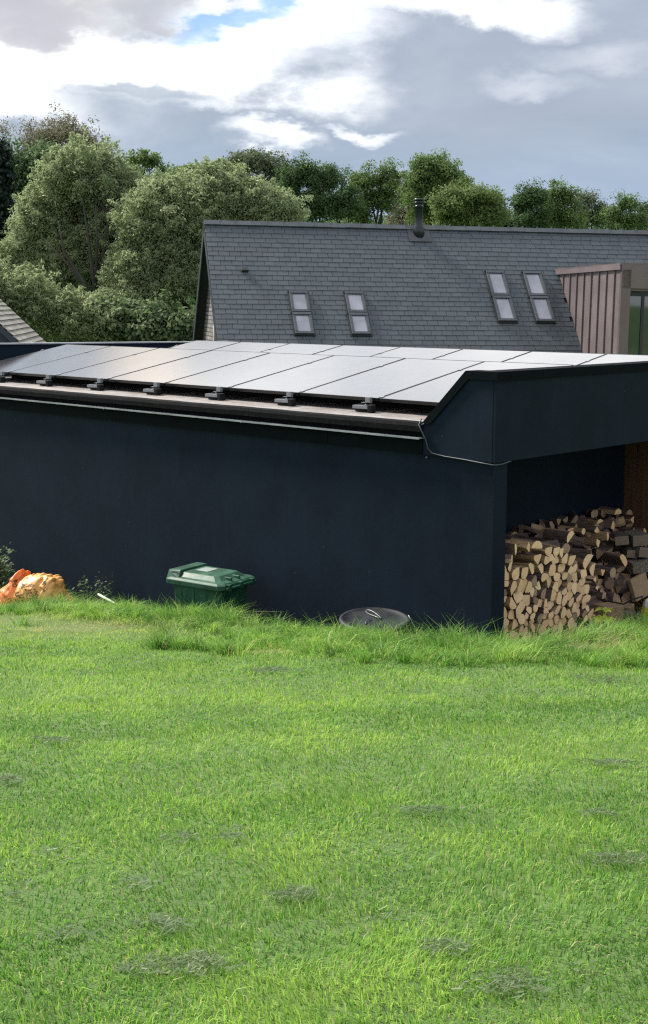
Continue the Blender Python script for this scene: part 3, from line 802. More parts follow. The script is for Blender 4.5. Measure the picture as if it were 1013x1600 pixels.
mb = MB(); mb.add([(px_, -.05, pz_ + .02), (px_, 5.6, pz_ + .02), (2 * px_ - ev.x, 5.6, ev.z), (2 * px_ - ev.x, -.05, ev.z), (px_, -.05, pz_ - .05), (px_, 5.6, pz_ - .05), (2 * px_ - ev.x, 5.6, ev.z - .07), (2 * px_ - ev.x, -.05, ev.z - .07)],
                  [(0, 1, 2, 3), (7, 6, 5, 4), (0, 4, 5, 1), (1, 5, 6, 2), (2, 6, 7, 3), (3, 7, 4, 0)]); mb.build('far_slope', M_shingle, barn)
mb = MB()
mb.add([bp(-.06, -3.4, -.02), bp(-.06, 2.6, -.02), bp(-.06, 2.6, -.16), bp(-.06, -3.4, -.16), bp(-.03, -3.4, -.02), bp(-.03, 2.6, -.02), bp(-.03, 2.6, -.16), bp(-.03, -3.4, -.16)], [(0, 1, 2, 3), (7, 6, 5, 4), (0, 4, 5, 1), (1, 5, 6, 2), (2, 6, 7, 3), (3, 7, 4, 0)])
mb.build('bargeboard', plain('dark_barge', (0.02, 0.026, 0.045), 0.6), barn)

# ------------------------------------------------------------ trees
def leaf_mesh(name, C, N, size, aspect, tint, m, parent):
    """quads (folded rhombs) centred at C with normals N"""
    n = len(C); up = rng.normal(size=(n, 3)); U = np.cross(N, up); U /= np.linalg.norm(U, axis=1)[:, None] + 1e-9
    V = np.cross(N, U); sz = size * rng.uniform(0.6, 1.35, n)[:, None]
    a = U * sz; b = V * sz * aspect
    v = np.stack([C - a, C - b + N * sz * .12, C + a, C + b + N * sz * .12], 1).reshape(-1, 3)
    return npmesh(name, v, np.arange(4 * n), np.full(n, 4), m, {'tint': np.repeat(tint, 4)}, parent)


def tree(name, loc, lobes, m, label, cat='tree', nclump=90, per=160, size=0.14, aspect=0.5, sig=0.5, trunk=0.25, split=0.3, shell=0.4, limbs=26, updir=0.0, group='trees behind the house', lean=0.0, dens=1.0, spray=0.0, rag=0.30):
    """lobes: (dx, dy, z, rx, ry, rz) relative to the foot; each crown is many small leaf clumps, or upright sprays"""
    r = empty(name, loc, 0, label, cat, group)
    vol = np.array([l[3] * l[4] * l[5] for l in lobes]) ** (2 / 3); cnt = np.maximum(4, (nclump * vol / vol.sum())).astype(int)
    cl = []; nrm = []
    for l, c in zip(lobes, cnt):
        d = rng.normal(size=(c, 3)); d /= np.linalg.norm(d, axis=1)[:, None]; d[:, 2] = np.where(d[:, 2] < -0.5, -d[:, 2] * .6, d[:, 2])
        rad = (shell ** 3 + (1 - shell ** 3) * rng.random(c)) ** (1 / 2.6)
        ph = rng.uniform(0, 50)
        rg = np.array([mnoise.noise((q[0] * 2.1 + ph, q[1] * 2.1, q[2] * 2.1)) + .5 * mnoise.noise((q[0] * 5 + ph, q[1] * 5, q[2] * 5)) for q in d])
        rad = rad * (1 + rag * rg * 1.3) * (1 + .05 * rng.normal(size=c))
        cl.append(np.array(l[:3]) + d * rad[:, None] * np.array(l[3:])); nrm.append(d)
    cl = np.concatenate(cl); nrm = np.concatenate(nrm); n = len(cl)
    cs = sig * rng.uniform(0.4, 1.3, n); k = np.maximum(6, dens * per * (cs / sig) ** 1.6 * rng.uniform(.5, 1.3, n)).astype(int)
    idx = np.repeat(np.arange(n), k); off = rng.normal(size=(len(idx), 3)); off /= np.linalg.norm(off, axis=1)[:, None]
    off *= (rng.random(len(idx)) ** 0.6)[:, None] * cs[idx][:, None] * 1.3; off[:, 2] *= 0.75 + updir
    N = nrm[idx] * 0.35 + off / (cs[idx][:, None] + 1e-6) * 0.4 + rng.normal(size=off.shape) * 0.6; N[:, 2] += 0.30
    if spray:
        sd_ = nrm * .55 + rng.normal(size=nrm.shape) * .35; sd_[:, 2] = np.abs(sd_[:, 2]) * .5 + .75; sd_ /= np.linalg.norm(sd_, axis=1)[:, None]
        L = spray * rng.uniform(.5, 1.4, n); t = rng.random(len(idx)) ** .8
        off = off * (.75 * (1.1 - t))[:, None] + sd_[idx] * (L[idx] * (t - .25))[:, None]; off[:, 2] -= .18 * L[idx] * t ** 3
    P = cl[idx] + off
    N /= np.linalg.norm(N, axis=1)[:, None] + 1e-9
    tint = np.clip(0.45 + 0.12 * rng.normal(size=n)[idx] + 0.13 * rng.normal(size=len(idx)), 0, 1)
    ok = P[:, 2] > 0.05
    leaf_mesh('crown', P[ok], N[ok], size, aspect, tint[ok], m, r)
    ztop = max(l[2] + l[5] for l in lobes); base = Vector((0, 0, 0)); fork = Vector((lobes[0][0] * .5 + lean, 0, ztop * split))
    tb = MB(); tb.tube([base + Vector((0, 0, -.3)), base.lerp(fork, .5) + Vector((random.uniform(-.1, .1), 0, 0)), fork], [trunk * 1.25, trunk, trunk * .8], 10)
    order = list(rng.permutation(n)[:limbs]); mains = []
    for j, i in enumerate(order):
        e = Vector(cl[i])
        if j < 7 or not mains: o_, rr = fork - Vector((0, 0, random.uniform(0, ztop * .06))), trunk * random.uniform(.32, .5)
        else:                                   # twigs leave the nearest point of a main limb
            best = min(((q - e).length + .6 * max(0, q.z - e.z), k2) for k2, (q, _) in enumerate(mains)); o_, rr = mains[best[1]]; rr = rr * .7
        mid = o_.lerp(e, .5) + Vector((random.gauss(0, .05), random.gauss(0, .05), random.uniform(.0, .12))) * (e - o_).length
        m1 = o_.lerp(mid, .5) + Vector((random.gauss(0, .04), random.gauss(0, .04), random.gauss(0, .04))) * (e - o_).length
        tb.tube([o_, m1, mid, mid.lerp(e, .6), e], [rr, rr * .8, rr * .6, rr * .4, rr * .15], 5, cap=False); mains += [(m1, rr * .8), (mid, rr * .6), (mid.lerp(e, .6), rr * .4)]
    tb.build('trunk', M_trunk, r, fixn=False)
    return r


def W(x, y, D):       # where a point of the view stands at a distance D
    p_ = math.atan(328 / 2000); u = (x - 506.5) / 2000; v = (800 - y) / 2000
    d = (u, math.cos(p_) + v * math.sin(p_), -math.sin(p_) + v * math.cos(p_)); k = D / d[1]
    return d[0] * k, D, CZ + d[2] * k


def lobe_list(D, base_x, items):
    """crown masses (centre and half size, as angles in the view) turned into metres round the foot of the tree"""
    out = []
    for (x, y, rx, ry) in items:
        X, _, Z = W(x, y, D); s_ = D / 2000
        out.append((X - base_x, random.uniform(-.3, .3) * rx * s_, Z - FH, rx * s_, min(rx, max(ry, rx * .6)) * s_ * 0.95, ry * s_))
    return out


def T(name, D, foot, items, m, label, cat='tree', **kw):
    bxx = W(foot, 500, D)[0]
    return tree(name, (bxx, D, FH), lobe_list(D, bxx, items), m, label, cat, **kw)


LW = dict(size=0.056, aspect=0.34, sig=0.60, shell=0.45, spray=0.75, rag=.13, dens=1.55)
T('willow_tree', 48, 150, [(135, 292, 66, 58), (80, 345, 52, 50), (190, 345, 52, 66), (125, 420, 85, 80), (45, 410, 42, 52), (190, 450, 70, 70), (60, 480, 70, 60)], M_willow,
  'tall olive-green willow left of the house, dark limbs showing through its crown', nclump=3600, per=120, trunk=.42, split=.2, limbs=70, **LW)
wl = [o for o in S.objects if o.name.startswith('willow_tree') and o.type == 'EMPTY'][-1]
for pts_ in (((150, 505), (140, 455), (108, 415), (68, 372)), ((150, 500), (132, 440), (100, 395), (92, 345)), ((152, 500), (146, 430), (138, 370), (128, 305)), ((156, 500), (158, 430), (164, 380), (172, 325)),
             ((158, 505), (168, 450), (182, 415), (196, 380)), ((60, 520), (42, 480), (20, 455), (-6, 430)), ((155, 505), (150, 440), (152, 380), (150, 320))):
    f_ = MB(); f_.tube([Vector(W(a_, b_, 46.1 + random.uniform(-.3, .3))) - wl.location for a_, b_ in pts_], [.10, .07, .045, .015], 7); f_.build('limb', M_trunk, wl, fixn=False)
T('willow_tree', 45, 330, [(325, 345, 90, 70), (250, 350, 58, 60), (410, 350, 58, 52), (290, 430, 100, 80), (225, 440, 55, 80), (400, 430, 80, 70), (215, 500, 60, 50), (330, 322, 62, 50)], M_willow,
  'broad rounded pale willow standing directly behind the left gable of the house', nclump=4200, per=120, trunk=.42, split=.22, limbs=60, **LW)
T('elder_bush', 42.5, 215, [(190, 505, 46, 36), (250, 512, 55, 38), (160, 530, 50, 30), (290, 535, 50, 34)], M_bush, 'pale leafy bush low in front of the willows, left of the house gable', 'bush', nclump=420, per=90, size=.09, aspect=.55, sig=.38, trunk=.12, limbs=20)
T('scrub_bush', 42, 60, [(20, 480, 55, 44), (80, 505, 60, 38), (130, 525, 50, 32), (-40, 480, 50, 60)], M_willow, 'dull olive scrub bush behind the small barn roof', 'bush', nclump=700, per=90, size=.075, aspect=.35, sig=.5, spray=1.2, trunk=.12, limbs=30)
FW = dict(size=0.072, aspect=0.55, sig=.42, rag=.7, dens=2.2)
T('conifer_tree', 52, -12, [(-14, 265, 20, 50), (-12, 330, 26, 70), (-12, 420, 30, 90)], M_conifer, 'near-black conifer cut off by the left edge of the photo', nclump=260, per=130, size=.13, sig=.45)
T('bare_tree', 78, -5, [(-2, 215, 20, 34), (-20, 240, 30, 50)], M_twig, 'thin pinkish twiggy treetop at the extreme left above the conifer', nclump=130, per=22, size=.09, aspect=.3, sig=.5, limbs=120, trunk=.2)
T('ivy_clad_tree', 66, 60, [(45, 275, 40, 42), (92, 268, 44, 34), (20, 310, 40, 56), (110, 310, 60, 60), (55, 380, 70, 70)], M_ivy, 'dark green broad tree filling the gap left of the tall willow', nclump=900, per=110, size=.10, sig=.55, trunk=.35, limbs=60)
T('ash_tree', 82, 100, [(98, 228, 56, 44), (64, 240, 30, 34), (142, 246, 28, 34)], M_twig, 'twiggy grey-green treetop rising above the dark tree at the left', nclump=520, per=40, size=.085, aspect=.4, sig=.45, limbs=300, trunk=.3, split=.55)
T('oak_tree', 88, 228, [(212, 256, 17, 19), (241, 258, 17, 17), (228, 246, 16, 11), (256, 268, 8, 11)], M_mid, 'small open-crowned oak with dark limbs against the sky between the willows', nclump=85, per=34, size=.11, aspect=.55, sig=.36, limbs=70, trunk=.36, split=.62, rag=.35)
T('hazel_tree', 80, 215, [(180, 278, 35, 20), (235, 300, 40, 20), (210, 302, 60, 28), (285, 292, 40, 25)], M_fresh, 'low bright green tree filling the dip between the two willows', nclump=330, per=80, **FW)
T('maple_tree', 72, 320, [(298, 276, 24, 16), (335, 272, 22, 10), (320, 300, 50, 26)], M_fresh, 'yellow-green treetop just showing over the broad pale willow', nclump=260, per=80, **FW)
T('poplar_tree', 84, 405, [(400, 262, 38, 26), (372, 260, 18, 20), (438, 274, 18, 28), (410, 310, 50, 40)], M_grey, 'grey-green feathery tree right of the broad pale willow', nclump=380, per=42, limbs=150, split=.45, **FW)
T('alder_tree', 80, 490, [(476, 280, 24, 30), (512, 288, 26, 28), (452, 300, 20, 34), (500, 330, 55, 38), (542, 322, 16, 34)], M_ivy, 'dark green jagged tree over the left part of the ridge', nclump=430, per=50, limbs=120, **FW)
T('beech_tree', 84, 585, [(570, 285, 26, 22), (606, 283, 22, 21), (588, 318, 42, 32), (560, 338, 26, 26)], M_mid, 'mid-green tree with sky gaps, left of the flue', nclump=260, per=46, limbs=120, split=.45, **FW)
T('birch_tree', 92, 626, [(634, 312, 18, 32), (625, 342, 24, 26)], M_twig, 'sparse brownish tree directly left of the flue top', nclump=120, per=34, limbs=90, **FW)
T('lime_tree', 78, 680, [(672, 268, 30, 24), (692, 298, 42, 32), (655, 298, 22, 34), (700, 335, 56, 32)], M_mid, 'tallest rounded green tree behind the flue', nclump=520, per=70, **FW)
T('sycamore_tree', 74, 735, [(730, 318, 38, 26), (760, 328, 22, 24), (705, 330, 26, 30), (745, 345, 40, 24)], M_fresh, 'bright green domed tree right of the tallest tree', nclump=420, per=70, **FW)
T('spruce_tree', 82, 786, [(786, 342, 5, 18), (786, 360, 9, 20)], M_conifer, 'small dark pointed tree in the dip right of the bright domed tree', nclump=50, per=60, size=.11, sig=.3)
T('alder_tree', 86, 822, [(818, 322, 20, 24), (837, 308, 15, 17), (828, 348, 32, 24)], M_ivy, 'dark green tree just right of the dip in the tree line', nclump=230, per=50, limbs=60, **FW)
T('alder_tree', 88, 872, [(861, 316, 17, 25), (885, 312, 12, 22), (874, 348, 32, 26)], M_mid, 'twin-topped green tree above the right-hand rooflights', nclump=230, per=46, limbs=90, **FW)
T('birch_tree', 92, 915, [(914, 318, 18, 17), (920, 343, 30, 22), (939, 333, 10, 18)], M_grey, 'pale grey-green airy tree above the dormer cheek', nclump=170, per=30, limbs=110, **FW)
T('thorn_tree', 90, 978, [(980, 324, 19, 16), (959, 338, 14, 18), (985, 350, 32, 18)], M_mid, 'small green tree with sky gaps near the right end of the ridge', nclump=170, per=34, limbs=90, **FW)
T('thorn_tree', 92, 1025, [(1016, 333, 14, 16), (1040, 345, 26, 28)], M_ivy, 'dark tree cut by the right edge above the roof', nclump=170, per=50, **FW)
# low undergrowth that closes the foot of the tree line
for nm, x0_, x1_, yy, mm in (('undergrowth', -30, 14, 58, M_ivy), ('undergrowth', -4, 46, 97, M_ivy)):
    n = 90000 if yy > 60 else 26000; X = rng.uniform(x0_, x1_, n); Y = yy + rng.normal(size=n) * 1.8
    hh = 8.6 + 2.6 * fbm(X, Y, .16, 21) if yy > 60 else 3.4 + 2.0 * fbm(X, Y, .3, 22)
    Z = FH + hh * rng.random(n) ** .7; Nn = rng.normal(size=(n, 3)); Nn[:, 1] -= .6; Nn /= np.linalg.norm(Nn, axis=1)[:, None]
    o = leaf_mesh(nm, np.stack([X, Y, Z], -1), Nn, .13 if yy > 60 else .2, .6, np.clip(.4 + .25 * fbm(X, Z, 1.2, 8) + .1 * rng.normal(size=n), 0, 1), mm, None)
    tag(o, 'dark undergrowth closing the foot of the tree line ' + ('behind the willows' if yy < 60 else 'behind the house'), 'undergrowth', kind='stuff')

# ------------------------------------------------------------ grass
def sample_zone(y0, y1, dens, margin=2.2):
    n0 = int(dens * (y1 - y0) * (0.53 * y1 + 2 * margin)); y = rng.uniform(y0, y1, n0); hw = 0.265 * y1 + margin
    x = rng.uniform(-hw, hw, n0); ok = np.abs(x) < 0.265 * y + margin; return x[ok], y[ok]


def blades(x, y, hgt, wid, lean_dir, lean, tint, dry):
    n = len(x); z = ground_z(x, y) - 0.004; B = np.stack([x, y, z], -1)
    az = rng.uniform(0, 2 * np.pi, n); wv = np.stack([np.cos(az), np.sin(az), np.zeros(n)], -1) * (wid / 2)[:, None]
    L = np.stack([np.cos(lean_dir), np.sin(lean_dir), np.zeros(n)], -1) * (lean * hgt)[:, None]
    up = np.zeros((n, 3)); up[:, 2] = hgt
    mid = B + up * .55 + L * .3; tip = B + up * (1 - .28 * np.minimum(lean, 1.6))[:, None] + L
    v = np.stack([B - wv, B + wv, mid - wv * .75, mid + wv * .75, tip], 1).reshape(-1, 3)
    o = np.arange(n)[:, None] * 5
    q = (o + np.array([[0, 1, 3, 2]])); t = (o + np.array([[2, 3, 4]]))
    loops = np.concatenate([q.ravel(), t.ravel()]); sizes = np.concatenate([np.full(n, 4), np.full(n, 3)])
    return v, loops, sizes, {'tint': np.repeat(np.clip(tint, 0, 1), 5), 'dry': np.repeat(np.clip(dry, 0, 1), 5), 'tip': np.tile([0, 0, .4, .4, 1.0], n)}


def low_field(lx, ly):      # trodden grass in front of the two bins
    return 1 - .72 * np.exp(-(((lx + .95) / .5) ** 2 + ((ly - .9) / .55) ** 2)) - .6 * np.exp(-(((lx + 1.15) / .45) ** 2 + ((ly - 3.2) / .5) ** 2))


def dry_field(x, y):
    r = np.zeros(len(x)); n_ = fbm(x, y, 2.4, 91, 2)
    for (cx_, cy_, rx, ry, s_) in ((-3.0, 12.0, .6, .42, 1.0), (-2.25, 11.45, .75, .42, 1.0), (-2.7, 10.9, .8, .3, .5), (-1.5, 10.9, .6, .25, .5), (2.35, 9.75, .45, .30, 1.0), (1.35, 9.2, .4, .2, .5), (-0.45, 9.7, .3, .16, .7)):
        q = ((x - cx_) / rx) ** 2 + ((y - cy_) / ry) ** 2; r = np.maximum(r, s_ * np.exp(-q * 1.1) * np.clip(.35 + 1.3 * n_, 0, 1.2))
    return np.clip(r, 0, 1)


def lawn():
    parts = []
    zones = [(2.1, 3.4, 15000), (3.4, 5.0, 9500), (5.0, 7.5, 6000), (7.5, 10.5, 3800), (10.5, 16.5, 2600)]
    for y0, y1, dens in zones:
        x, y = sample_zone(y0, y1, dens); n = len(x); d, lx, ly = shed_dist(x, y)
        ok = (d > 0.22) & ~((lx > 0) & (ly > 0)); x, y, d, lx, ly = x[ok], y[ok], d[ok], lx[ok], ly[ok]; n = len(x)
        patch = fbm(x, y, 0.55, 31); clump = fbm(x, y, 3.2, 33, 3); tuft = fbm(x, y, 1.5, 41, 2)
        edge = sstep(2.5, 1.15, d + 1.1 * (tuft - .5))
        stripe = vnoise(x * .25 + y * .35, y * 1.6 - x * .3, 1.0, 51)
        hgt = (0.015 + 0.024 * clump) * rng.uniform(.55, 1.4, n) + (rng.random(n) < .03) * .02
        lo_ = low_field(lx, ly)
        longz = lo_ * edge * (0.05 + .05 * sstep(3.6, 5, ly) + 0.19 * sstep(.32, .72, tuft) * rng.uniform(.4, 1.5, n))
        hgt = hgt + longz
        hgt = np.where(d < .6, hgt * 1.15, hgt)
        # bare / short straw patches seen at both ends of the long grass
        dryp = dry_field(x, y)
        hgt = hgt * (1 - .45 * dryp)
        dry = dryp * rng.uniform(.3, 1.1, n) + (rng.random(n) < 0.055) * rng.uniform(.25, .9, n)
        ld = 2 * np.pi * fbm(x, y, 2.2, 61, 2) * 1.6 + rng.normal(size=n) * .9
        lean = np.abs(rng.normal(size=n)) * .55 + .15 + .35 * (edge > .3)
        wid = np.clip(0.0026 + 0.00033 * y, .0030, .0066) * rng.uniform(.7, 1.3, n) * (1 + .35 * edge)
        tint = 0.57 + 1.0 * (patch - .5) + 0.75 * (clump - .5) + .45 * (stripe - .5) + .30 * rng.normal(size=n) - .10 * edge
        parts.append(blades(x, y, hgt, wid, ld, lean, tint, dry))
    # extra long fine blades along the crest
    for dens, lo, hi in ((1500, .45, 1.7),):
        x = rng.uniform(-6.2, 4.5, 150000); y = rng.uniform(8.5, 17.5, 150000); d, lx, ly = shed_dist(x, y)
        tuft = fbm(x, y, 1.5, 41, 2); ok = (d > .3) & (d < hi) & ~((lx > 0) & (ly > 0)) & (lx < 4) & (np.abs(x) < .27 * y + .8) & (rng.random(len(x)) < sstep(.40, .66, tuft) * .6 + .05)
        x, y, tuft, lx, ly = x[ok], y[ok], tuft[ok], lx[ok], ly[ok]; n = len(x)
        lo_ = low_field(lx, ly)
        lo_ = lo_ * (1 - .7 * dry_field(x, y)); hgt = lo_ * (.11 + .17 * sstep(.4, .75, tuft)) * rng.uniform(.35, 1.55, n)
        clump = fbm(x, y, 3.0, 77, 2)
        parts.append(blades(x, y, hgt, np.full(n, .0052) * rng.uniform(.6, 1.2, n), 6.28 * fbm(x, y, 2.5, 63, 2) * 1.7 + rng.normal(size=n) * .5, np.abs(rng.normal(size=n)) * .45 + .3,
                            .46 + .7 * (clump - .5) + .17 * rng.normal(size=n), (rng.random(n) < .05) * .7))
    # tussocks: blades radiating from a common foot, in the unmown strip
    cx_ = rng.uniform(-6.5, 4.5, 4000); cy_ = rng.uniform(8.0, 17.5, 4000); d, lx, ly = shed_dist(cx_, cy_)
    tuft = fbm(cx_, cy_, 1.1, 43, 2); ok = (d > .45) & (d < 1.5 + 1.7 * tuft) & ~((lx > 0) & (ly > 0)) & (lx < 4) & (np.abs(cx_) < .27 * cy_ + .8) & (rng.random(4000) < .95)
    ok &= (np.hypot(lx + .95, (ly - .95)) > .42) & (dry_field(cx_, cy_) < .28)
    cx_, cy_, d, ly, lx = cx_[ok], cy_[ok], d[ok], ly[ok], lx[ok]; m_ = len(cx_); per = rng.integers(45, 130, m_); i = np.repeat(np.arange(m_), per); n = len(i)
    th_ = rng.uniform(0, 6.283, n); rr = np.abs(rng.normal(size=n)) * .045 * rng.uniform(.6, 1.7, m_)[i]; H_ = rng.uniform(.09, .25, m_) * low_field(lx, ly) * np.where(d > 1.4, .75, 1.0) * np.where(lx > .2, .72, 1.0)
    mean = rng.uniform(0, 6.283, m_)[i]
    ld = np.where(rng.random(n) < .55, th_, mean + rng.normal(size=n) * .5)
    tn = (.50 + .26 * rng.normal(size=m_))[i] + .14 * rng.normal(size=n)
    parts.append(blades(cx_[i] + rr * np.cos(th_), cy_[i] + rr * np.sin(th_), H_[i] * rng.uniform(.5, 1.35, n), np.full(n, .0050) * rng.uniform(.7, 1.3, n), ld, .35 + 9 * rr + .3 * np.abs(rng.normal(size=n)), tn, (rng.random(n) < .07) * rng.uniform(.4, 1, n)))
    print('tussocks', m_)
    off = 0; V = []; Lp = []; Sz = []; At = {'tint': [], 'dry': [], 'tip': []}
    for v, l, s_, a in parts:
        V.append(v); Lp.append(l + off); Sz.append(s_); off += len(v)
        for k in At: At[k].append(a[k])
    o = npmesh('grass', np.concatenate(V), np.concatenate(Lp), np.concatenate(Sz), M_grass, {k: np.concatenate(a) for k, a in At.items()})
    tag(o, 'mown bright green lawn grass with a rough fringe of long tufts beside the shed', 'grass', kind='stuff')
    print('grass blades', off // 5)


lawn()


def clippings():
    """wilted mown clippings lying in loose tufts"""
    spots = []
    for (px_, py_, rx, ry) in ((372, 1302, 22, 8), (40, 1390, 14, 8), (250, 1446, 26, 6), (262, 1505, 40, 9), (330, 1500, 34, 8), (120, 1460, 30, 7), (105, 1330, 28, 6), (175, 1322, 10, 5), (85, 1155, 32, 5), (20, 1345, 16, 6), (280, 1305, 14, 5),
                               (665, 1265, 40, 7), (860, 1525, 60, 12), (180, 1380, 40, 7), (960, 1190, 26, 8), (195, 1525, 12, 10), (12, 1217, 12, 4), (940, 1270, 30, 7), (560, 1430, 30, 6), (780, 1540, 40, 10), (460, 1395, 26, 6), (700, 1480, 36, 7), (930, 1060, 24, 7), (430, 1045, 30, 8), (960, 1340, 30, 6)):
        X, Y, Z = W(px_, py_, 5.0); tt = 0
        # meet the lawn plane
        for D in np.linspace(2.2, 12, 400):
            X, Y, Z = W(px_, py_, D)
            if Z <= float(ground_z(np.array([X]), np.array([D]))[0]) + .03: break
        spots.append((X, D, rx * D / 2000, ry * D / 2000 * 3.2))
    V = []; tint = []
    for (cx_, cy_, rx, ry) in spots:
        n = int(1000 * min(2.2, max(.3, rx * ry * 90))); a = rng.normal(size=(n, 2)) * .85; keep = fbm(a[:, 0] * rx + cx_, a[:, 1] * ry + cy_, 11, 5, 2) > .50 + .05 * rng.normal(size=n); a = a[keep]; n = len(a)
        x = cx_ + a[:, 0] * rx * 1.1; y = cy_ + a[:, 1] * ry; z = ground_z(x, y) + .026 + .010 * np.exp(-(a ** 2).sum(1)) * rng.random(n)
        an = rng.uniform(0, np.pi, n); l = rng.uniform(.005, .017, n); dx = np.cos(an) * l; dy = np.sin(an) * l; dz = rng.normal(size=n) * .005
        w_ = .0008
        p = np.stack([x, y, z], -1); e = np.stack([dx, dy, dz], -1); s_ = np.stack([-np.sin(an) * w_, np.cos(an) * w_, np.full(n, .0012)], -1)
        V.append(np.stack([p - e - s_, p - e + s_, p + e + s_, p + e - s_], 1).reshape(-1, 3)); tint.append(np.clip(.35 + .25 * rng.normal(size=n), 0, 1))
    V = np.concatenate(V); t = np.concatenate(tint)
    o = npmesh('grass_clippings', V, np.arange(len(V)), np.full(len(V) // 4, 4), M_clip, {'tint': np.repeat(t, 4)})
    tag(o, 'dull grey-green clumps of mown grass clippings scattered over the lawn', 'grass clippings', kind='stuff')


clippings()

# ------------------------------------------------------------ log store: split logs
store = Matrix.Translation((CO.x, CO.y, 0)) @ Matrix.Rotation(SA, 4, 'Z')


def clip_poly(poly, p, n):
    out = []
    for i in range(len(poly)):
        a, b = poly[i], poly[(i + 1) % len(poly)]
        da = (a[0] - p[0]) * n[0] + (a[1] - p[1]) * n[1]; db = (b[0] - p[0]) * n[0] + (b[1] - p[1]) * n[1]
        if da <= 0: out.append(a)
        if (da < 0) != (db < 0) and da != db:
            t = da / (da - db); out.append((a[0] + (b[0] - a[0]) * t, a[1] + (b[1] - a[1]) * t))
    return out


def rounded(poly, k=0.25, arcs=()):
    out = []; n = len(poly)
    for i in range(n):
        a, b, c = poly[i - 1], poly[i], poly[(i + 1) % n]
        q = k if i not in arcs else 0.12
        out += [(b[0] + (a[0] - b[0]) * q, b[1] + (a[1] - b[1]) * q), (b[0] + (c[0] - b[0]) * q, b[1] + (c[1] - b[1]) * q)]
    return out


def log_mesh(poly, length, m_end, m_side, m_b, barkset):
    """poly = outline of the cut end in (x, z); extruded along +y; the end faces -y"""
    n = len(poly); me = MB(); rings = 4; V = []
    tw = random.uniform(-.12, .12); sc = random.uniform(.86, 1.08); ox, oz = random.uniform(-.008, .008), random.uniform(-.008, .008)
    for r_ in range(rings + 1):
        f = r_ / rings; k = 1 + (sc - 1) * f; c, s_ = math.cos(tw * f), math.sin(tw * f)
        for (x, z) in poly:
            jx, jz = (random.uniform(-.0035, .0035), random.uniform(-.0035, .0035)) if 0 < r_ else (0, 0)
            V.append(((x * c - z * s_) * k + ox * f + jx, length * f, (x * s_ + z * c) * k + oz * f + jz))
    me.add(V, [tuple(range(n))], 0); b0 = len(me.v)
    me2 = MB(); me2.v = [tuple(v) for v in V]
    me2.f = [tuple(range(n)), tuple(rings * n + k for k in range(n - 1, -1, -1))]; me2.m = [0, 0]; me2.sm = [False, False]
    for r_ in range(rings):
        for k in range(n):
            me2.f.append((r_ * n + k, (r_ + 1) * n + k, (r_ + 1) * n + (k + 1) % n, r_ * n + (k + 1) % n)); me2.m.append(2 if k in barkset else 1); me2.sm.append(False)
    return me2


def put_log(poly, length, loc, rot, label, group, dull=False):
    n = len(poly); st = random.randrange(n); bs_ = {(st + i) % n for i in range(max(2, n // 2))}
    m = log_mesh(poly, length, None, None, None, bs_)
    o = m.build('split_log', [M_end2 if dull else M_end, M_bark2 if dull else M_split, M_bark2 if dull else M_bark])
    o.matrix_world = store @ Matrix.Translation(loc) @ rot
    return tag(o, label, 'log', group)


def top_prof(x):        # upper outline of the neat stack in the store's front plane
    P = [(0.16, 1.33), (0.45, 1.30), (0.62, 1.13), (0.85, 1.16), (1.12, 1.30), (1.35, 1.22), (1.6, 1.08), (1.76, 0.90), (1.9, 0.62), (2.02, 0.3)]
    for (a, b), (c, d) in zip(P, P[1:]):
        if a <= x <= c: return b + (d - b) * (x - a) / (c - a)
    return 0.2 if x > 2 else 1.3


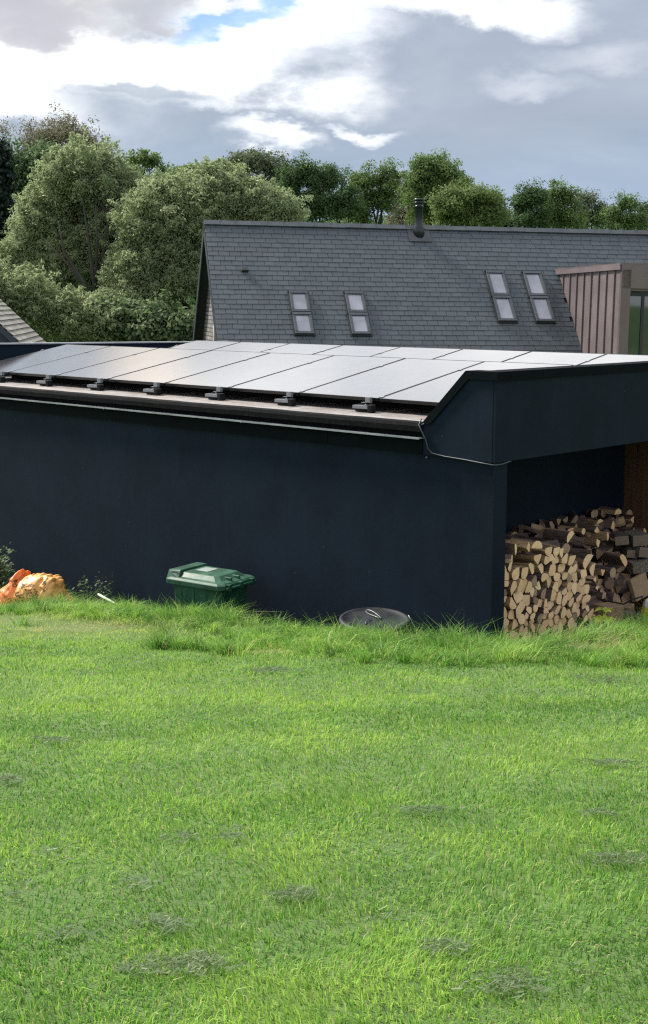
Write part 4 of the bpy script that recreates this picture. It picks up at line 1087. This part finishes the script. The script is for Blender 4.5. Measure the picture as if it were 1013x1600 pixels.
seeds = []; tries = 0
while tries < 9000:
    tries += 1; x = random.uniform(0.19, 2.0); z = random.uniform(0.22, 1.32)
    if z > top_prof(x) - 0.035: continue
    dmin = 0.066 + 0.030 * mnoise.noise((x * 3, z * 3, 0.3)) + random.uniform(0, .018)
    if all((x - a) ** 2 + (z - b) ** 2 > dmin ** 2 for a, b in seeds): seeds.append((x, z))
for _ in range(1): pass
NL = 0
for (x, z) in seeds:
    r0 = 0.085; poly = [(r0 * math.cos(a), r0 * math.sin(a)) for a in [2 * math.pi * i / 12 + random.uniform(-.15, .15) for i in range(12)]]
    for (a, b) in seeds:
        dx, dz = a - x, b - z; dd = math.hypot(dx, dz)
        if 0 < dd < 0.25: poly = clip_poly(poly, (dx * .5, dz * .5), (dx / dd, dz / dd))
    if z > top_prof(x) - 0.11: poly = [(p[0] * .9, min(p[1], .05)) for p in poly]
    # now and then split off a corner so that some logs are wedges
    if random.random() < .45:
        a = random.uniform(0, 6.28); poly = clip_poly(poly, (math.cos(a) * .024, math.sin(a) * .024), (math.cos(a), math.sin(a)))
    if len(poly) < 3: continue
    cx_ = sum(p[0] for p in poly) / len(poly); cz_ = sum(p[1] for p in poly) / len(poly)
    poly = [((p[0] - cx_) * .95 + cx_, (p[1] - cz_) * .95 + cz_) for p in poly]
    ed = [math.dist(poly[i], poly[(i + 1) % len(poly)]) for i in range(len(poly))]
    poly = rounded(poly, random.uniform(.12, .3))
    yy = 0.14 + random.uniform(-.035, .03) + 0.05 * max(0, (z - .5)) + (0.10 * max(0, x - 1.5))
    rot = Matrix.Rotation(R(random.uniform(-5, 5)), 4, 'Z') @ Matrix.Rotation(R(random.uniform(-6, 6)), 4, 'X')
    zone = 'at the top of' if z > top_prof(x) - .14 else ('in upper half of' if z > .95 else ('halfway up' if z > .7 else 'low in'))
    side = 'near the black post' if x < .55 else ('left of its centre' if x < 1.0 else ('right of its centre' if x < 1.45 else 'by the dark heap'))
    wd_ = max(p[0] for p in poly) - min(p[0] for p in poly); hg_ = max(p[1] for p in poly) - min(p[1] for p in poly)
    sh = 'narrow upright' if hg_ > wd_ * 1.3 else ('wide flat' if wd_ > hg_ * 1.3 else 'roundish'); sz_ = 'large' if wd_ * hg_ > .0085 else 'small'
    dl_ = random.random() < .10
    lb = '%s %s %s log end %s neat stack, %s' % (sz_, sh, 'brown' if dl_ else 'pale', zone, side)
    put_log(poly, random.uniform(.26, .34), (x, yy, z), rot, lb, lb.replace(' log end', ' log ends'), dull=dl_); NL += 1
print('stack logs', NL)


def wedge(r_, kind):
    if kind == 0:      # half round
        p = [(r_ * math.cos(a), r_ * math.sin(a) - r_ * .4) for a in [math.pi * i / 7 for i in range(8)]]
    elif kind == 1:    # quarter
        p = [(-r_ * .5, -r_ * .5)] + [(-r_ * .5 + r_ * 1.25 * math.cos(a), -r_ * .5 + r_ * 1.25 * math.sin(a)) for a in [math.pi / 2 * i / 5 for i in range(6)]]
    elif kind == 2:    # round
        p = [(r_ * .8 * math.cos(a), r_ * .8 * math.sin(a)) for a in [2 * math.pi * i / 11 for i in range(11)]]
    elif kind == 3:    # slab
        p = [(-r_, -r_ * .3), (r_, -r_ * .35), (r_ * .8, r_ * .25), (0, r_ * .5), (-r_ * .85, r_ * .3)]
    else:
        p = [(-r_ * .8, -r_ * .5), (r_ * .9, -r_ * .4), (r_ * .2, r_ * .9)]
    p = [(a + random.uniform(-.004, .004), b + random.uniform(-.004, .004)) for a, b in p]
    return p if kind in (0, 1, 2) else rounded(p, .15)


WK = ['half-round', 'quarter-cut', 'round', 'slab-like', 'wedge-shaped']


def heap_top(x, y):
    k = min(1, max(0, (y - .35) / .75)); s_ = min(1, max(0, (x - 1.3) / 1.6))
    return (0.50 + 0.62 * k) + 0.10 * s_ * k + .05 * mnoise.noise((x * 2.2, y * 2.2, 5))


# second, darker stack and loose heap behind and right of the neat one
hc = 0
for ix in range(26):
    for iy in range(6):
        for lay in range(2):
            x = .30 + ix * .155 + random.uniform(-.05, .05); y = .42 + iy * .155 + random.uniform(-.04, .04)
            if x > 4.12 or (y < .5 and x < 1.75): continue
            z = heap_top(x, y) - lay * .12 - random.uniform(0, .05)
            if x < 1.9: z = 1.10 + .05 * random.random() - lay * .12
            r_ = random.uniform(.05, .078); rot = Matrix.Rotation(R(random.choice((random.gauss(0, 22), random.gauss(80, 25), random.gauss(-50, 20)))), 4, 'Z') @ Matrix.Rotation(R(random.gauss(0, 14)), 4, 'X') @ Matrix.Rotation(R(random.uniform(0, 360)), 4, 'Y')
            endon = x < 1.9 or random.random() < .3
            if endon: rot = Matrix.Rotation(R(random.gauss(0, 8)), 4, 'Z') @ Matrix.Rotation(R(random.uniform(0, 360)), 4, 'Y')
            kd = random.randrange(5); dl_ = random.random() < .86
            dk = 'rear left of the loose heap' if x < 1.9 else ('back of the loose heap' if y > .9 else 'front slope of the loose heap')
            px2 = 'right part' if x > 3.1 else ('middle' if x > 2.5 else 'left part')
            lb = '%s %s log%s, %s, %s' % ('dark weathered' if dl_ else 'pale', WK[kd], ' seen end-on' if endon else ' lying sideways', dk, px2)
            put_log(wedge(r_, kd), random.uniform(.22, .32), (x, y, z), rot, lb, lb.replace(' log', ' logs', 1), dull=dl_); hc += 1
# fill of the heap's steep face (x 2..3.2, lower)
for k in range(70):
    x = random.uniform(1.95, 2.75); z = random.uniform(.28, .95); y = .42 + (z - .28) * .45 + random.uniform(-.03, .03) - (.0 if x < 2.5 else .05)
    rot = Matrix.Rotation(R(random.gauss(10, 40)), 4, 'Z') @ Matrix.Rotation(R(random.gauss(0, 16)), 4, 'X') @ Matrix.Rotation(R(random.uniform(0, 360)), 4, 'Y')
    kd = random.randrange(5); lb = 'bark-covered %s log in the steep face of the heap, %s' % (WK[kd], 'low down' if z < .55 else ('halfway up' if z < .78 else 'near its top'))
    put_log(wedge(random.uniform(.045, .075), kd), random.uniform(.2, .3), (x, y, z), rot, lb, lb.replace(' log', ' logs', 1), dull=random.random() < .8); hc += 1
print('heap logs', hc)
# individually placed pieces
def P_(px_, py_, Y):       # local store coordinates of a point seen in the opening, at depth Y behind the front
    X, D, Z = W(px_, py_, 10.0); d = Vector((X, D, Z - CZ)); a_ = Vector((-by, bx, 0)); c_ = Vector((0, 0, CZ))
    t = (Vector((CO.x, CO.y, 0)) - c_).dot(a_) + Y; t /= d.dot(a_); P = c_ + d * t - Vector((CO.x, CO.y, 0))
    return P.x * bx + P.y * by, Y, P.z


special = [  # px, py, depth, radius, kind, zrot, yrot, length, dull, label
    (806, 858, .06, .055, 3, 8, 80, .3, False, 'thin upright pale split log at the top left of the neat stack'),
    (826, 855, .10, .055, 1, 6, 40, .3, False, 'pale quarter log on top of the stack beside the black post'),
    (840, 852, .08, .075, 0, -6, 10, .3, False, 'large pale half-round log on top of the neat stack'),
    (800, 873, .04, .075, 3, 30, -8, .32, False, 'pale slanting slab log against the black end post'),
    (858, 858, .30, .07, 4, 80, 0, .34, True, 'brown triangular log laid crosswise on top of the stack'),
    (872, 852, .30, .08, 4, 70, 0, .36, True, 'pointed brown log crosswise at the middle of the stack top'),
    (891, 838, .45, .075, 0, 0, -35, .3, False, 'pale round-faced log perched above the neat stack'),
    (900, 890, .34, .10, 3, 4, 84, .36, True, 'tall square grey-brown log standing behind the right of the neat stack'),
    (918, 876, .42, .09, 0, -10, -50, .3, False, 'curved pale yellowish log right of the tall grey-brown one'),
    (926, 890, .42, .07, 0, -10, -80, .3, False, 'curved tan log leaning at the heap edge'),
    (966, 800, 1.05, .065, 0, -5, 0, .3, False, 'yellowish half-round log at the very top of the heap'),
    (984, 801, 1.05, .060, 0, -5, 10, .3, True, 'dull half-round log at the top of the heap beside the timber boards'),
    (958, 822, .9, .07, 1, 4, 30, .3, False, 'pale log with twin cut ends high in the heap'),
    (933, 828, .85, .06, 1, 0, 140, .3, False, 'small pale quarter log in the upper middle of the heap'),
    (912, 830, .9, .045, 2, 0, 0, .3, False, 'small round log with a visible cut end in the upper left of the heap'),
    (950, 838, .75, .05, 3, 0, 80, .3, False, 'narrow pale upright log end in the heap'),
    (975, 875, .45, .085, 3, -10, 50, .3, False, 'bright curved bark slab tilted in the right of the heap'),
    (942, 893, .45, .055, 4, 0, 70, .3, False, 'small bright pale log end low in the heap'),
    (958, 895, .42, .075, 2, 0, 0, .3, True, 'large brown round log end in the face of the heap'),
    (935, 848, .75, .06, 1, 0, 200, .3, False, 'tan quarter log end near the heap middle'),
    (930, 905, .30, .05, 4, 10, 30, .3, False, 'pale broken log end beside the neat stack edge'),
    (944, 930, .28, .055, 1, 0, 100, .3, True, 'dull log end low at the right edge of the neat stack'),
]
for (px_, py_, Y, r_, kd, zr, yr, ln, dl_, lb) in special:
    x, y, z = P_(px_, py_, Y)
    put_log(wedge(r_, kd), ln, (x, y, z), Matrix.Rotation(R(zr), 4, 'Z') @ Matrix.Rotation(R(yr), 4, 'Y'), lb, 'odd logs lying on the stacks', dull=dl_)


def block(name, px_, py_, Y, sx, sy, sz, zr, yr, mats, label, cat, bev=0.006, xr=0):
    x, y, z = P_(px_, py_, Y); o = MB()
    o.box((-sx / 2, 0, -sz / 2), (sx / 2, sy, sz / 2)); o = o.build(name, mats, None, bevel=bev)
    o.data.materials.append(mats[1] if isinstance(mats, list) and len(mats) > 1 else M_timside)
    for p in o.data.polygons: p.material_index = 0 if abs(p.normal.y) > .8 else 1
    o.matrix_world = store @ Matrix.Translation((x, y, z)) @ Matrix.Rotation(R(zr), 4, 'Z') @ Matrix.Rotation(R(xr), 4, 'X') @ Matrix.Rotation(R(yr), 4, 'Y')
    return tag(o, label, cat, 'square timber offcuts')


TM = [M_timber, M_timside]
block('timber_offcut', 1003, 845, .45, .20, .34, .12, -40, -4, TM, 'big square weathered timber offcut high at the right edge', 'timber')
block('timber_offcut', 1010, 864, .40, .19, .34, .11, -22, 9, TM, 'grey squared timber offcut under the big one at the right edge', 'timber')
block('timber_offcut', 972, 845, .62, .15, .34, .10, -58, -8, TM, 'dark squared beam end left of the big timber offcut', 'timber')
block('timber_offcut', 988, 866, .52, .12, .3, .09, -42, 5, TM, 'small squared block below the dark beam end', 'timber')
block('timber_offcut', 1005, 887, .36, .24, .3, .12, -34, -5, [M_timside, M_timside], 'dark beam above the tan board', 'timber')  # cut ends take the darker side wood as well
block('timber_offcut', 1002, 917, .28, .28, .05, .25, -6, -10, [M_card, M_card], 'tan square board leaning above the yellow sack', 'board', xr=-14)
block('cardboard_box', 962, 966, .06, .24, .22, .24, -10, 3, [M_card, M_card], 'brown cardboard box on the ground right of the logs', 'box')
block('cardboard_box', 988, 962, .14, .15, .2, .22, 12, -6, [M_card, M_card], 'smaller brown box between the cardboard box and the yellow sack', 'box')
block('timber_offcut', 1002, 972, -.02, .14, .2, .20, 20, 0, [M_timside, M_timside], 'dark block standing at the foot of the yellow sack', 'timber')
for px_, py_, w_, hh in ((982, 975, .16, .10),):
    x, y, z = P_(px_, py_, .0); m_ = MB()
    m_.grid(lambda u, v: (x - .12 + .30 * u, y - .04 - .06 * v + .02 * math.sin(u * 9), z - .12 + .16 * v * u + .012 * math.sin(u * 14 + v * 3)), 10, 6)
    o = m_.build('plastic_sheet', M_sticker, fixn=False); o.matrix_world = store; tag(o, 'scrap of grey-white plastic sheet lying by the cardboard box', 'plastic sheet')
# yellow sack with a black strap
x, y, z = P_(1012, 962, -.08)
def sack(u, v):
    a = 2 * math.pi * u; rr = (.17 * (1 - .35 * v) * (1 + .10 * math.sin(3 * a + v * 4) + .05 * math.sin(7 * a))) * (1 if v < .97 else .3)
    return (rr * math.cos(a) * 1.15, rr * math.sin(a) * .75, -.06 + .46 * v + .03 * math.sin(2 * a + 1) * v)
m_ = MB(); m_.grid(sack, 36, 18); ys = m_.build('sack', M_yel, fixn=False)
ys.matrix_world = store @ Matrix.Translation((x + .10, y, z - .22)); ys.name = 'rubbish_sack'
tag(ys, 'yellow plastic sack with white top at the right edge of the log store', 'sack')
m_ = MB(); pts = [P_(*q) for q in ((943, 938, .02), (960, 941, -.03), (975, 944, -.05), (985, 938, -.08), (994, 935, -.10), (1004, 932, -.12), (1000, 946, -.10), (994, 958, -.08), (992, 972, -.06))]
m_.tube(pts, .008, 6); o = m_.build('black_strap', M_rubber); o.matrix_world = store; tag(o, 'thin black strap trailing from the yellow sack across the boxes', 'strap')



def drop_hidden(limit=290):
    """leave out the logs nothing of which can be seen through the opening"""
    logs = [o for o in S.objects if o.name.startswith('split_log')]; V = []; F = []; own = []
    bpy.context.view_layer.update()
    for i, o in enumerate(logs):
        b = len(V); mw = o.matrix_world; V += [mw @ v.co for v in o.data.vertices]
        for p in o.data.polygons: F.append([b + k for k in p.vertices]); own.append(i)
    bvh = BVHTree.FromPolygons(V, F); seen = [0.0] * len(logs); inv = store.inverted()
    for cx0, wt in ((0, 1.0), (-.7, .15), (.7, .15)):
        c = Vector((cx0, 0, CZ)); cl = inv @ c
        for fi, f in enumerate(F):
            q = sum((V[k] for k in f), Vector()) / len(f); ql = inv @ q; t = (0 - cl.y) / (ql.y - cl.y); xl = cl.x + (ql.x - cl.x) * t; zl = cl.z + (ql.z - cl.z) * t
            if not (.16 < xl < (2.75 if cx0 == 0 else 4)) or zl < .25: continue
            d = q - c; hit = bvh.ray_cast(c, d.normalized(), d.length + .1)
            if hit[2] is not None and own[hit[2]] == own[fi]:
                e1_ = V[f[1]] - V[f[0]]; ar = abs((e1_.cross(V[f[-1]] - V[f[0]])).dot(d.normalized())); seen[own[fi]] += wt * (ar + 1e-5) * (6 if len(f) > 4 else 1)
    odd = [i for i, o in enumerate(logs) if o.get('group') == 'odd logs lying on the stacks']
    order = sorted(range(len(logs)), key=lambda i: -seen[i]); keep = set(odd)
    for i in order:
        if len(keep) >= limit or seen[i] <= 0: break
        keep.add(i)
    for i, o in enumerate(logs):
        if i not in keep: bpy.data.objects.remove(o)
    print('logs kept', len(keep), 'of', len(logs), 'seen', sum(1 for q in seen if q > 0))


drop_hidden()

# ------------------------------------------------------------ wheelie bin
def wheelie():
    x, y = -0.50, 3.28
    r = empty('wheelie_bin', s2w(x, y, -0.20), SA + R(10), 'dark green wheelie bin with closed paler lid, half sunk behind the long grass', 'bin')
    r.scale = (.94, .94, .94)
    # local: X away from the viewer-left face (depth to wall), Y along the wall
    w0, w1, d0, d1, H = .23, .275, .30, .345, 1.0
    b = MB()
    def ringp(hw, hd, z, c=.05):
        return [(-hw + c, -hd, z), (hw - c, -hd, z), (hw, -hd + c, z), (hw, hd - c, z), (hw - c, hd, z), (-hw + c, hd, z), (-hw, hd - c, z), (-hw, -hd + c, z)]
    V = ringp(w0, d0, 0) + ringp(w1, d1, H - .06) + ringp(w1 + .018, d1 + .018, H - .06) + ringp(w1 + .018, d1 + .018, H)
    F = [tuple(range(7, -1, -1))] + [(r_ * 8 + k, r_ * 8 + (k + 1) % 8, (r_ + 1) * 8 + (k + 1) % 8, (r_ + 1) * 8 + k) for r_ in range(3) for k in range(8)] + [tuple(24 + k for k in range(8))]
    b.add(V, F)
    for yy in (-.16, .02, .20):                       # shallow vertical ribs
        b.add([(-w1 - .004 + .0, yy - .012, .0), (-w1 - .004, yy + .012, 0), (-w1 - .006, yy + .012, H - .07), (-w1 - .006, yy - .012, H - .07), (-w0 + .02, yy - .012, .0), (-w0 + .02, yy + .012, 0), (-w1 + .01, yy + .012, H - .07), (-w1 + .01, yy - .012, H - .07)],
              [(0, 1, 2, 3), (0, 4, 5, 1), (2, 6, 7, 3), (0, 3, 7, 4), (1, 5, 6, 2)])
    b.build('body', M_bingreen, r, bevel=.006)
    l = MB(); a, c = w1 + .05, d1 + .075
    V = ringp(a, c, H - .035, .06) + ringp(a, c, H + .012, .06) + ringp(a - .03, c - .03, H + .030, .06) + ringp(a - .075, c - .10, H + .040, .05) + ringp(a - .13, c - .17, H + .085, .04)
    F = [(r_ * 8 + k, r_ * 8 + (k + 1) % 8, (r_ + 1) * 8 + (k + 1) % 8, (r_ + 1) * 8 + k) for r_ in range(4) for k in range(8)] + [tuple(32 + k for k in range(8))]
    l.add(V, F); lid = l.build('lid', M_binlid, r, bevel=.008)
    hn = MB()                                          # raised grip at the left end with its slot, hinge lugs at the right end
    z0 = H + .028
    hn.add([(-a + .04, c - .01, z0 - .03), (a - .04, c - .01, z0 - .03), (a - .08, c - .02, z0 + .075), (-a + .08, c - .02, z0 + .075), (-a + .04, c - .20, z0), (a - .04, c - .20, z0), (a - .10, c - .18, z0 + .08), (-a + .10, c - .18, z0 + .08)],
           [(0, 1, 2, 3), (5, 4, 7, 6), (4, 0, 3, 7), (1, 5, 6, 2), (3, 2, 6, 7)])
    hn.build('grip', M_binlid, lid, bevel=.012)
    sl_ = MB(); sl_.add([(-a + .061, c - .07, z0 + .010), (-a + .061, c - .17, z0 + .018), (-a + .083, c - .165, z0 + .062), (-a + .076, c - .075, z0 + .060)], [(0, 1, 2, 3)])
    sl_.v = [(v[0] - .006, v[1], v[2]) for v in sl_.v]; sl_.build('slot', M_blk, lid, fixn=False)
    hb = MB(); 
    for xx in (-.2, 0, .2): hb.box((xx - .025, -c - .03, H - .05), (xx + .025, -c + .03, H + .02))
    hb.tube([(-.26, -c - .02, H - .02), (.26, -c - .02, H - .02)], .014, 8)
    hb.build('hinge', M_bingreen, lid, bevel=.004)
    rb_ = MB()
    for xx in (-.10, .04): rb_.box((xx, -c + .05, H + .028), (xx + .03, -.05, H + .07))
    rb_.build('lid_ribs', M_binlid, lid, bevel=.01)
    s_ = MB(); s_.add([(-.06, .0, H + .0885), (.13, .0, H + .0885), (.13, .17, H + .0885), (-.06, .17, H + .0885), (-.06, .0, H + .0865), (.13, .0, H + .0865), (.13, .17, H + .0865), (-.06, .17, H + .0865)], [(0, 1, 2, 3), (0, 4, 5, 1), (1, 5, 6, 2), (2, 6, 7, 3), (3, 7, 4, 0)]); s_.build('sticker', M_sticker, lid)
    wh = MB()
    for xx in (-.24, .24): wh.lathe([(.10, -.025), (.10, .025)], 20, M=Matrix.Translation((xx, -d0 - .02, .10)) @ Matrix.Rotation(R(90), 4, 'Y'))
    wh.build('wheel', M_rubber, r)


wheelie()

# ------------------------------------------------------------ round black lidded compost bin
cb = empty('compost_bin', s2w(-.46, .985, -.22), 0, 'round black plastic bin with a slightly tilted worn lid, beside the shed wall', 'bin')
m_ = MB(); m_.lathe([(.33, 0), (.32, .3), (.295, .86), (.28, .87)], 40); m_.build('body', M_blk, cb)
tl = Matrix.Translation((0, 0, .925)) @ Matrix.Rotation(R(5), 4, Vector((1, .1, 0)))
m_ = MB(); m_.lathe([(.318, -.05), (.333, -.045), (.335, -.015), (.325, .002), (.30, .006), (.293, -.002), (.20, .004), (.08, .010), (.004, .012)], 56, M=tl); lid = m_.build('lid', M_blklid, cb)
m_ = MB(); lp = []
for k in range(25):
    a = 2 * math.pi * k / 24; q = Vector((.03 * math.cos(a), .13 * math.sin(a), .022)); q = Matrix.Rotation(R(28), 4, 'Z') @ q; lp.append(tl @ (q + Vector((-.01, .06, .006 * math.sin(a * 2)))))
m_.tube(lp, .0055, 6, cap=False); m_.tube([tl @ Vector(q) for q in ((-.03, -.06, .02), (-.07, -.10, .024), (-.09, -.15, .018), (-.092, -.19, .012))], .004, 6); m_.build('wire_handle', M_wire, lid)
m_ = MB(); m_.tube([tl @ Vector(q) for q in ((.315, .05, .02), (.36, .0, -.06), (.41, -.07, -.22))], .006, 6); m_.build('strap_end', M_wire, lid)

# ------------------------------------------------------------ printed orange sack against the wall
def bag():
    cx_, cy_ = -0.82, 6.10; gz = 0.0
    r = empty('plastic_sack', s2w(cx_, cy_, gz), R(0), 'crumpled orange and tan printed plastic sack slumped in the grass at the left', 'sack')
    outline = [(-.62, .10), (-.50, .20), (-.40, .27), (-.30, .35), (-.245, .47), (-.20, .50), (-.175, .40), (-.10, .42), (0, .47), (.08, .485), (.16, .47), (.24, .42), (.29, .34), (.33, .24), (.40, .12), (.47, .02)]
    def topz(x):
        for (a, b), (c, d) in zip(outline, outline[1:]):
            if a <= x <= c: return b + (d - b) * (x - a) / (c - a)
        return 0
    def f(u, v):
        x = -.615 + 1.08 * u; tz = topz(x); a = math.pi * v          # arch from front foot over the top to the back foot
        dep = .24 * (1 - (abs(x + .05) / .62) ** 3) + .03
        z = tz * math.sin(a) ** .62; y_ = -math.cos(a) * dep
        cr = .026 * (abs(mnoise.noise((x * 5, y_ * 5, z * 5))) * 2 - .5) + .020 * (abs(mnoise.noise((x * 16, y_ * 11, z * 13 + 4))) * 2 - .5)
        fold = .045 * math.exp(-((x - .155 + .05 * (z - .2)) / .025) ** 2) + .03 * math.exp(-((x + .20 + .5 * (z - .3)) / .03) ** 2)
        k = math.sin(a)
        return (x + cr, y_ + (fold if y_ < 0 else 0) + cr, max(z + cr * k * 1.2, -.06 if v in (0, 1) else z * .96))
    m_ = MB(); m_.grid(f, 110, 48);     bm_v = [Vector(v) for v in m_.v]; bvh = BVHTree.FromPolygons(bm_v, m_.f)
    # printed marks, laid on the front of the sack
    def mark(u0, v0, sz, kind, rot=0):
        cu = []
        if kind == 'O': loop = [(math.cos(t), .8 * math.sin(t)) for t in np.linspace(0, 2 * math.pi, 25)]
        elif kind == 'C': loop = [(math.cos(t), .8 * math.sin(t)) for t in np.linspace(.8, 5.5, 20)]
        elif kind == '-': loop = [(-1, 0), (-.3, .12), (.4, -.1), (1, 0)]
        elif kind == 'n': loop = [(-.8, -1), (-.8, .6), (0, 1), (.8, .6), (.8, -1)]
        else: loop = [(-.5, 1), (-.5, -1), (.8, -.6)]
        c_, s_ = math.cos(rot), math.sin(rot); t = .0085 if sz > .025 else .0050
        pts = [(u0 + (a * c_ - b_ * s_) * sz, v0 + (a * s_ + b_ * c_) * sz) for a, b_ in loop]
        prev = None
        for i, (X, Z) in enumerate(pts):
            X2, Z2 = pts[min(i + 1, len(pts) - 1)]; X1, Z1 = pts[max(i - 1, 0)]
            d = Vector((X2 - X1, 0, Z2 - Z1)); d = d.normalized() if d.length > 0 else Vector((1, 0, 0)); nn = Vector((-d.z, 0, d.x))
            row = []
            for s1 in (-t, t):
                hit = bvh.ray_cast(Vector((X + nn.x * s1, -1, Z + nn.z * s1)), Vector((0, 1, 0)))
                row.append((hit[0] - Vector((0, .004, 0))) if hit[0] is not None else None)
            if prev and all(prev) and all(row): m_.add([prev[0], row[0], row[1], prev[1]], [(0, 1, 2, 3)], 1)
            prev = row
    mark(-.05, .39, .045, 'O'); mark(-.16, .385, .03, 'n', .3); mark(-.175, .33, .022, 'O')
    for k in range(7): mark(-.07 + k * .028, .325 + k * .007, .013, 'nOL-'[k % 4], .2)
    mark(-.09, .24, .03, 'C', .3); mark(-.03, .215, .026, 'O', .2); mark(-.10, .17, .028, 'L', .2); mark(-.03, .13, .036, 'O'); mark(-.085, .115, .03, 'C')
    for j in range(4):
        for k in range(5): mark(.02 + j * .032 + k * .012, .30 - k * .035 + j * .004, .012, 'OnL-n'[(k + j) % 5], -.9)
    for k in range(4): mark(.0 + k * .03, .245 + .01 * k, .012, 'nO-L'[k], .2)
    for k in range(5): mark(.20 + .008 * k, .40 - k * .025, .011, 'On-LO'[k], -.6)
    m_.build('sack_skin', [M_bag, M_print], r, fixn=False)
    r.scale = (1.04, 1, .9)
    r.rotation_euler = (0, 0, R(-22))


bag()

# ------------------------------------------------------------ small plants and oddments by the wall
def shrub(name, loc, hgt, spread, n, m, label, size=.03, stems=14, group=None):
    r = empty(name, loc, 0, label, 'plant', group); st = MB(); C = []; N = []
    for k in range(stems):
        a = random.uniform(0, 6.28); e = Vector((math.cos(a) * spread * random.uniform(.2, 1), math.sin(a) * spread * random.uniform(.2, .8), hgt * random.uniform(.6, 1)))
        mid = e * .5 + Vector((0, 0, hgt * .12)); st.tube([(0, 0, -.05), mid, e], [.006, .004, .002], 5, cap=False)
        for j in range(n // stems):
            t = random.uniform(.2, 1); p = Vector((0, 0, 0)).lerp(e, t) + Vector((random.gauss(0, 1), random.gauss(0, 1), random.gauss(0, 1))) * size * 1.6; C.append(p); N.append((random.gauss(0, .6), random.gauss(-.3, .6), 1))
    st.build('stems', M_trunk, r, fixn=False); N = np.array(N); N /= np.linalg.norm(N, axis=1)[:, None]
    leaf_mesh('leaves', np.array(C), N, size, .5, np.clip(rng.normal(.5, .25, len(C)), 0, 1), m, r)
    return r


shrub('ivy_bush', s2w(-.40, 7.75, -.25), .75, .32, 650, M_bush, 'leafy green bush against the shed wall behind the orange sack', .04, 24)
shrub('bramble_plant', s2w(-.30, 5.62, -.1), .52, .26, 260, M_ivy, 'dark sparse plant against the wall just right of the orange sack', .022, 14)


def leafplant(px_, py_, Y, label, rad, n, dz=0):
    x, y, z = P_(px_, py_, Y); r = empty('hosta_plant', s2w(x, y, z + .015), 0, label, 'plant', 'yellow-green leafy plants at the foot of the log store')
    lv = MB(); st = MB()
    for k in range(n):
        a = 2 * math.pi * k / n + random.uniform(-.2, .2); d = Vector((math.cos(a), math.sin(a), 0)); s_ = Vector((-d.y, d.x, 0)); L = rad * random.uniform(.8, 1.15)
        P0 = d * L * .15 + Vector((0, 0, .05)); V = []
        for i in range(7):
            f = i / 6; w_ = L * .30 * math.sin(math.pi * (f * .9 + .08)); c = P0 + d * L * f + Vector((0, 0, L * (.35 * f - .55 * f * f)))
            V += [c - s_ * w_, c - Vector((0, 0, L * .05)), c + s_ * w_]
        lv.add(V, [(i * 3 + j, i * 3 + j + 1, i * 3 + j + 4, i * 3 + j + 3) for i in range(6) for j in range(2)], 0, True)
        st.tube([(0, 0, -.12), P0], [.006, .004], 5)
    lv.build('leaves', M_ygreen, r, fixn=False); st.build('stems', M_ygreen, r)


leafplant(945, 962, -.22, 'bright yellow-green plant, upper of the two at the foot of the log heap', .095, 7)
leafplant(942, 976, -.30, 'pale low-lying yellow-green plant in the grass below the bright one', .13, 8)
m_ = MB(); a = s2w(-.95, 4.75, .42); b = s2w(-1.05, 4.05, .33); a.z = .55; 
m_.tube([s2w(-.75, 4.95, .34), s2w(-.78, 4.62, .30), s2w(-.80, 4.30, .25)], .014, 8); o = m_.build('garden_cane', plain('pale_green_plastic', (0.42, 0.50, 0.36), .5)); tag(o, 'pale green stick lying in the long grass left of the wheelie bin', 'stick')
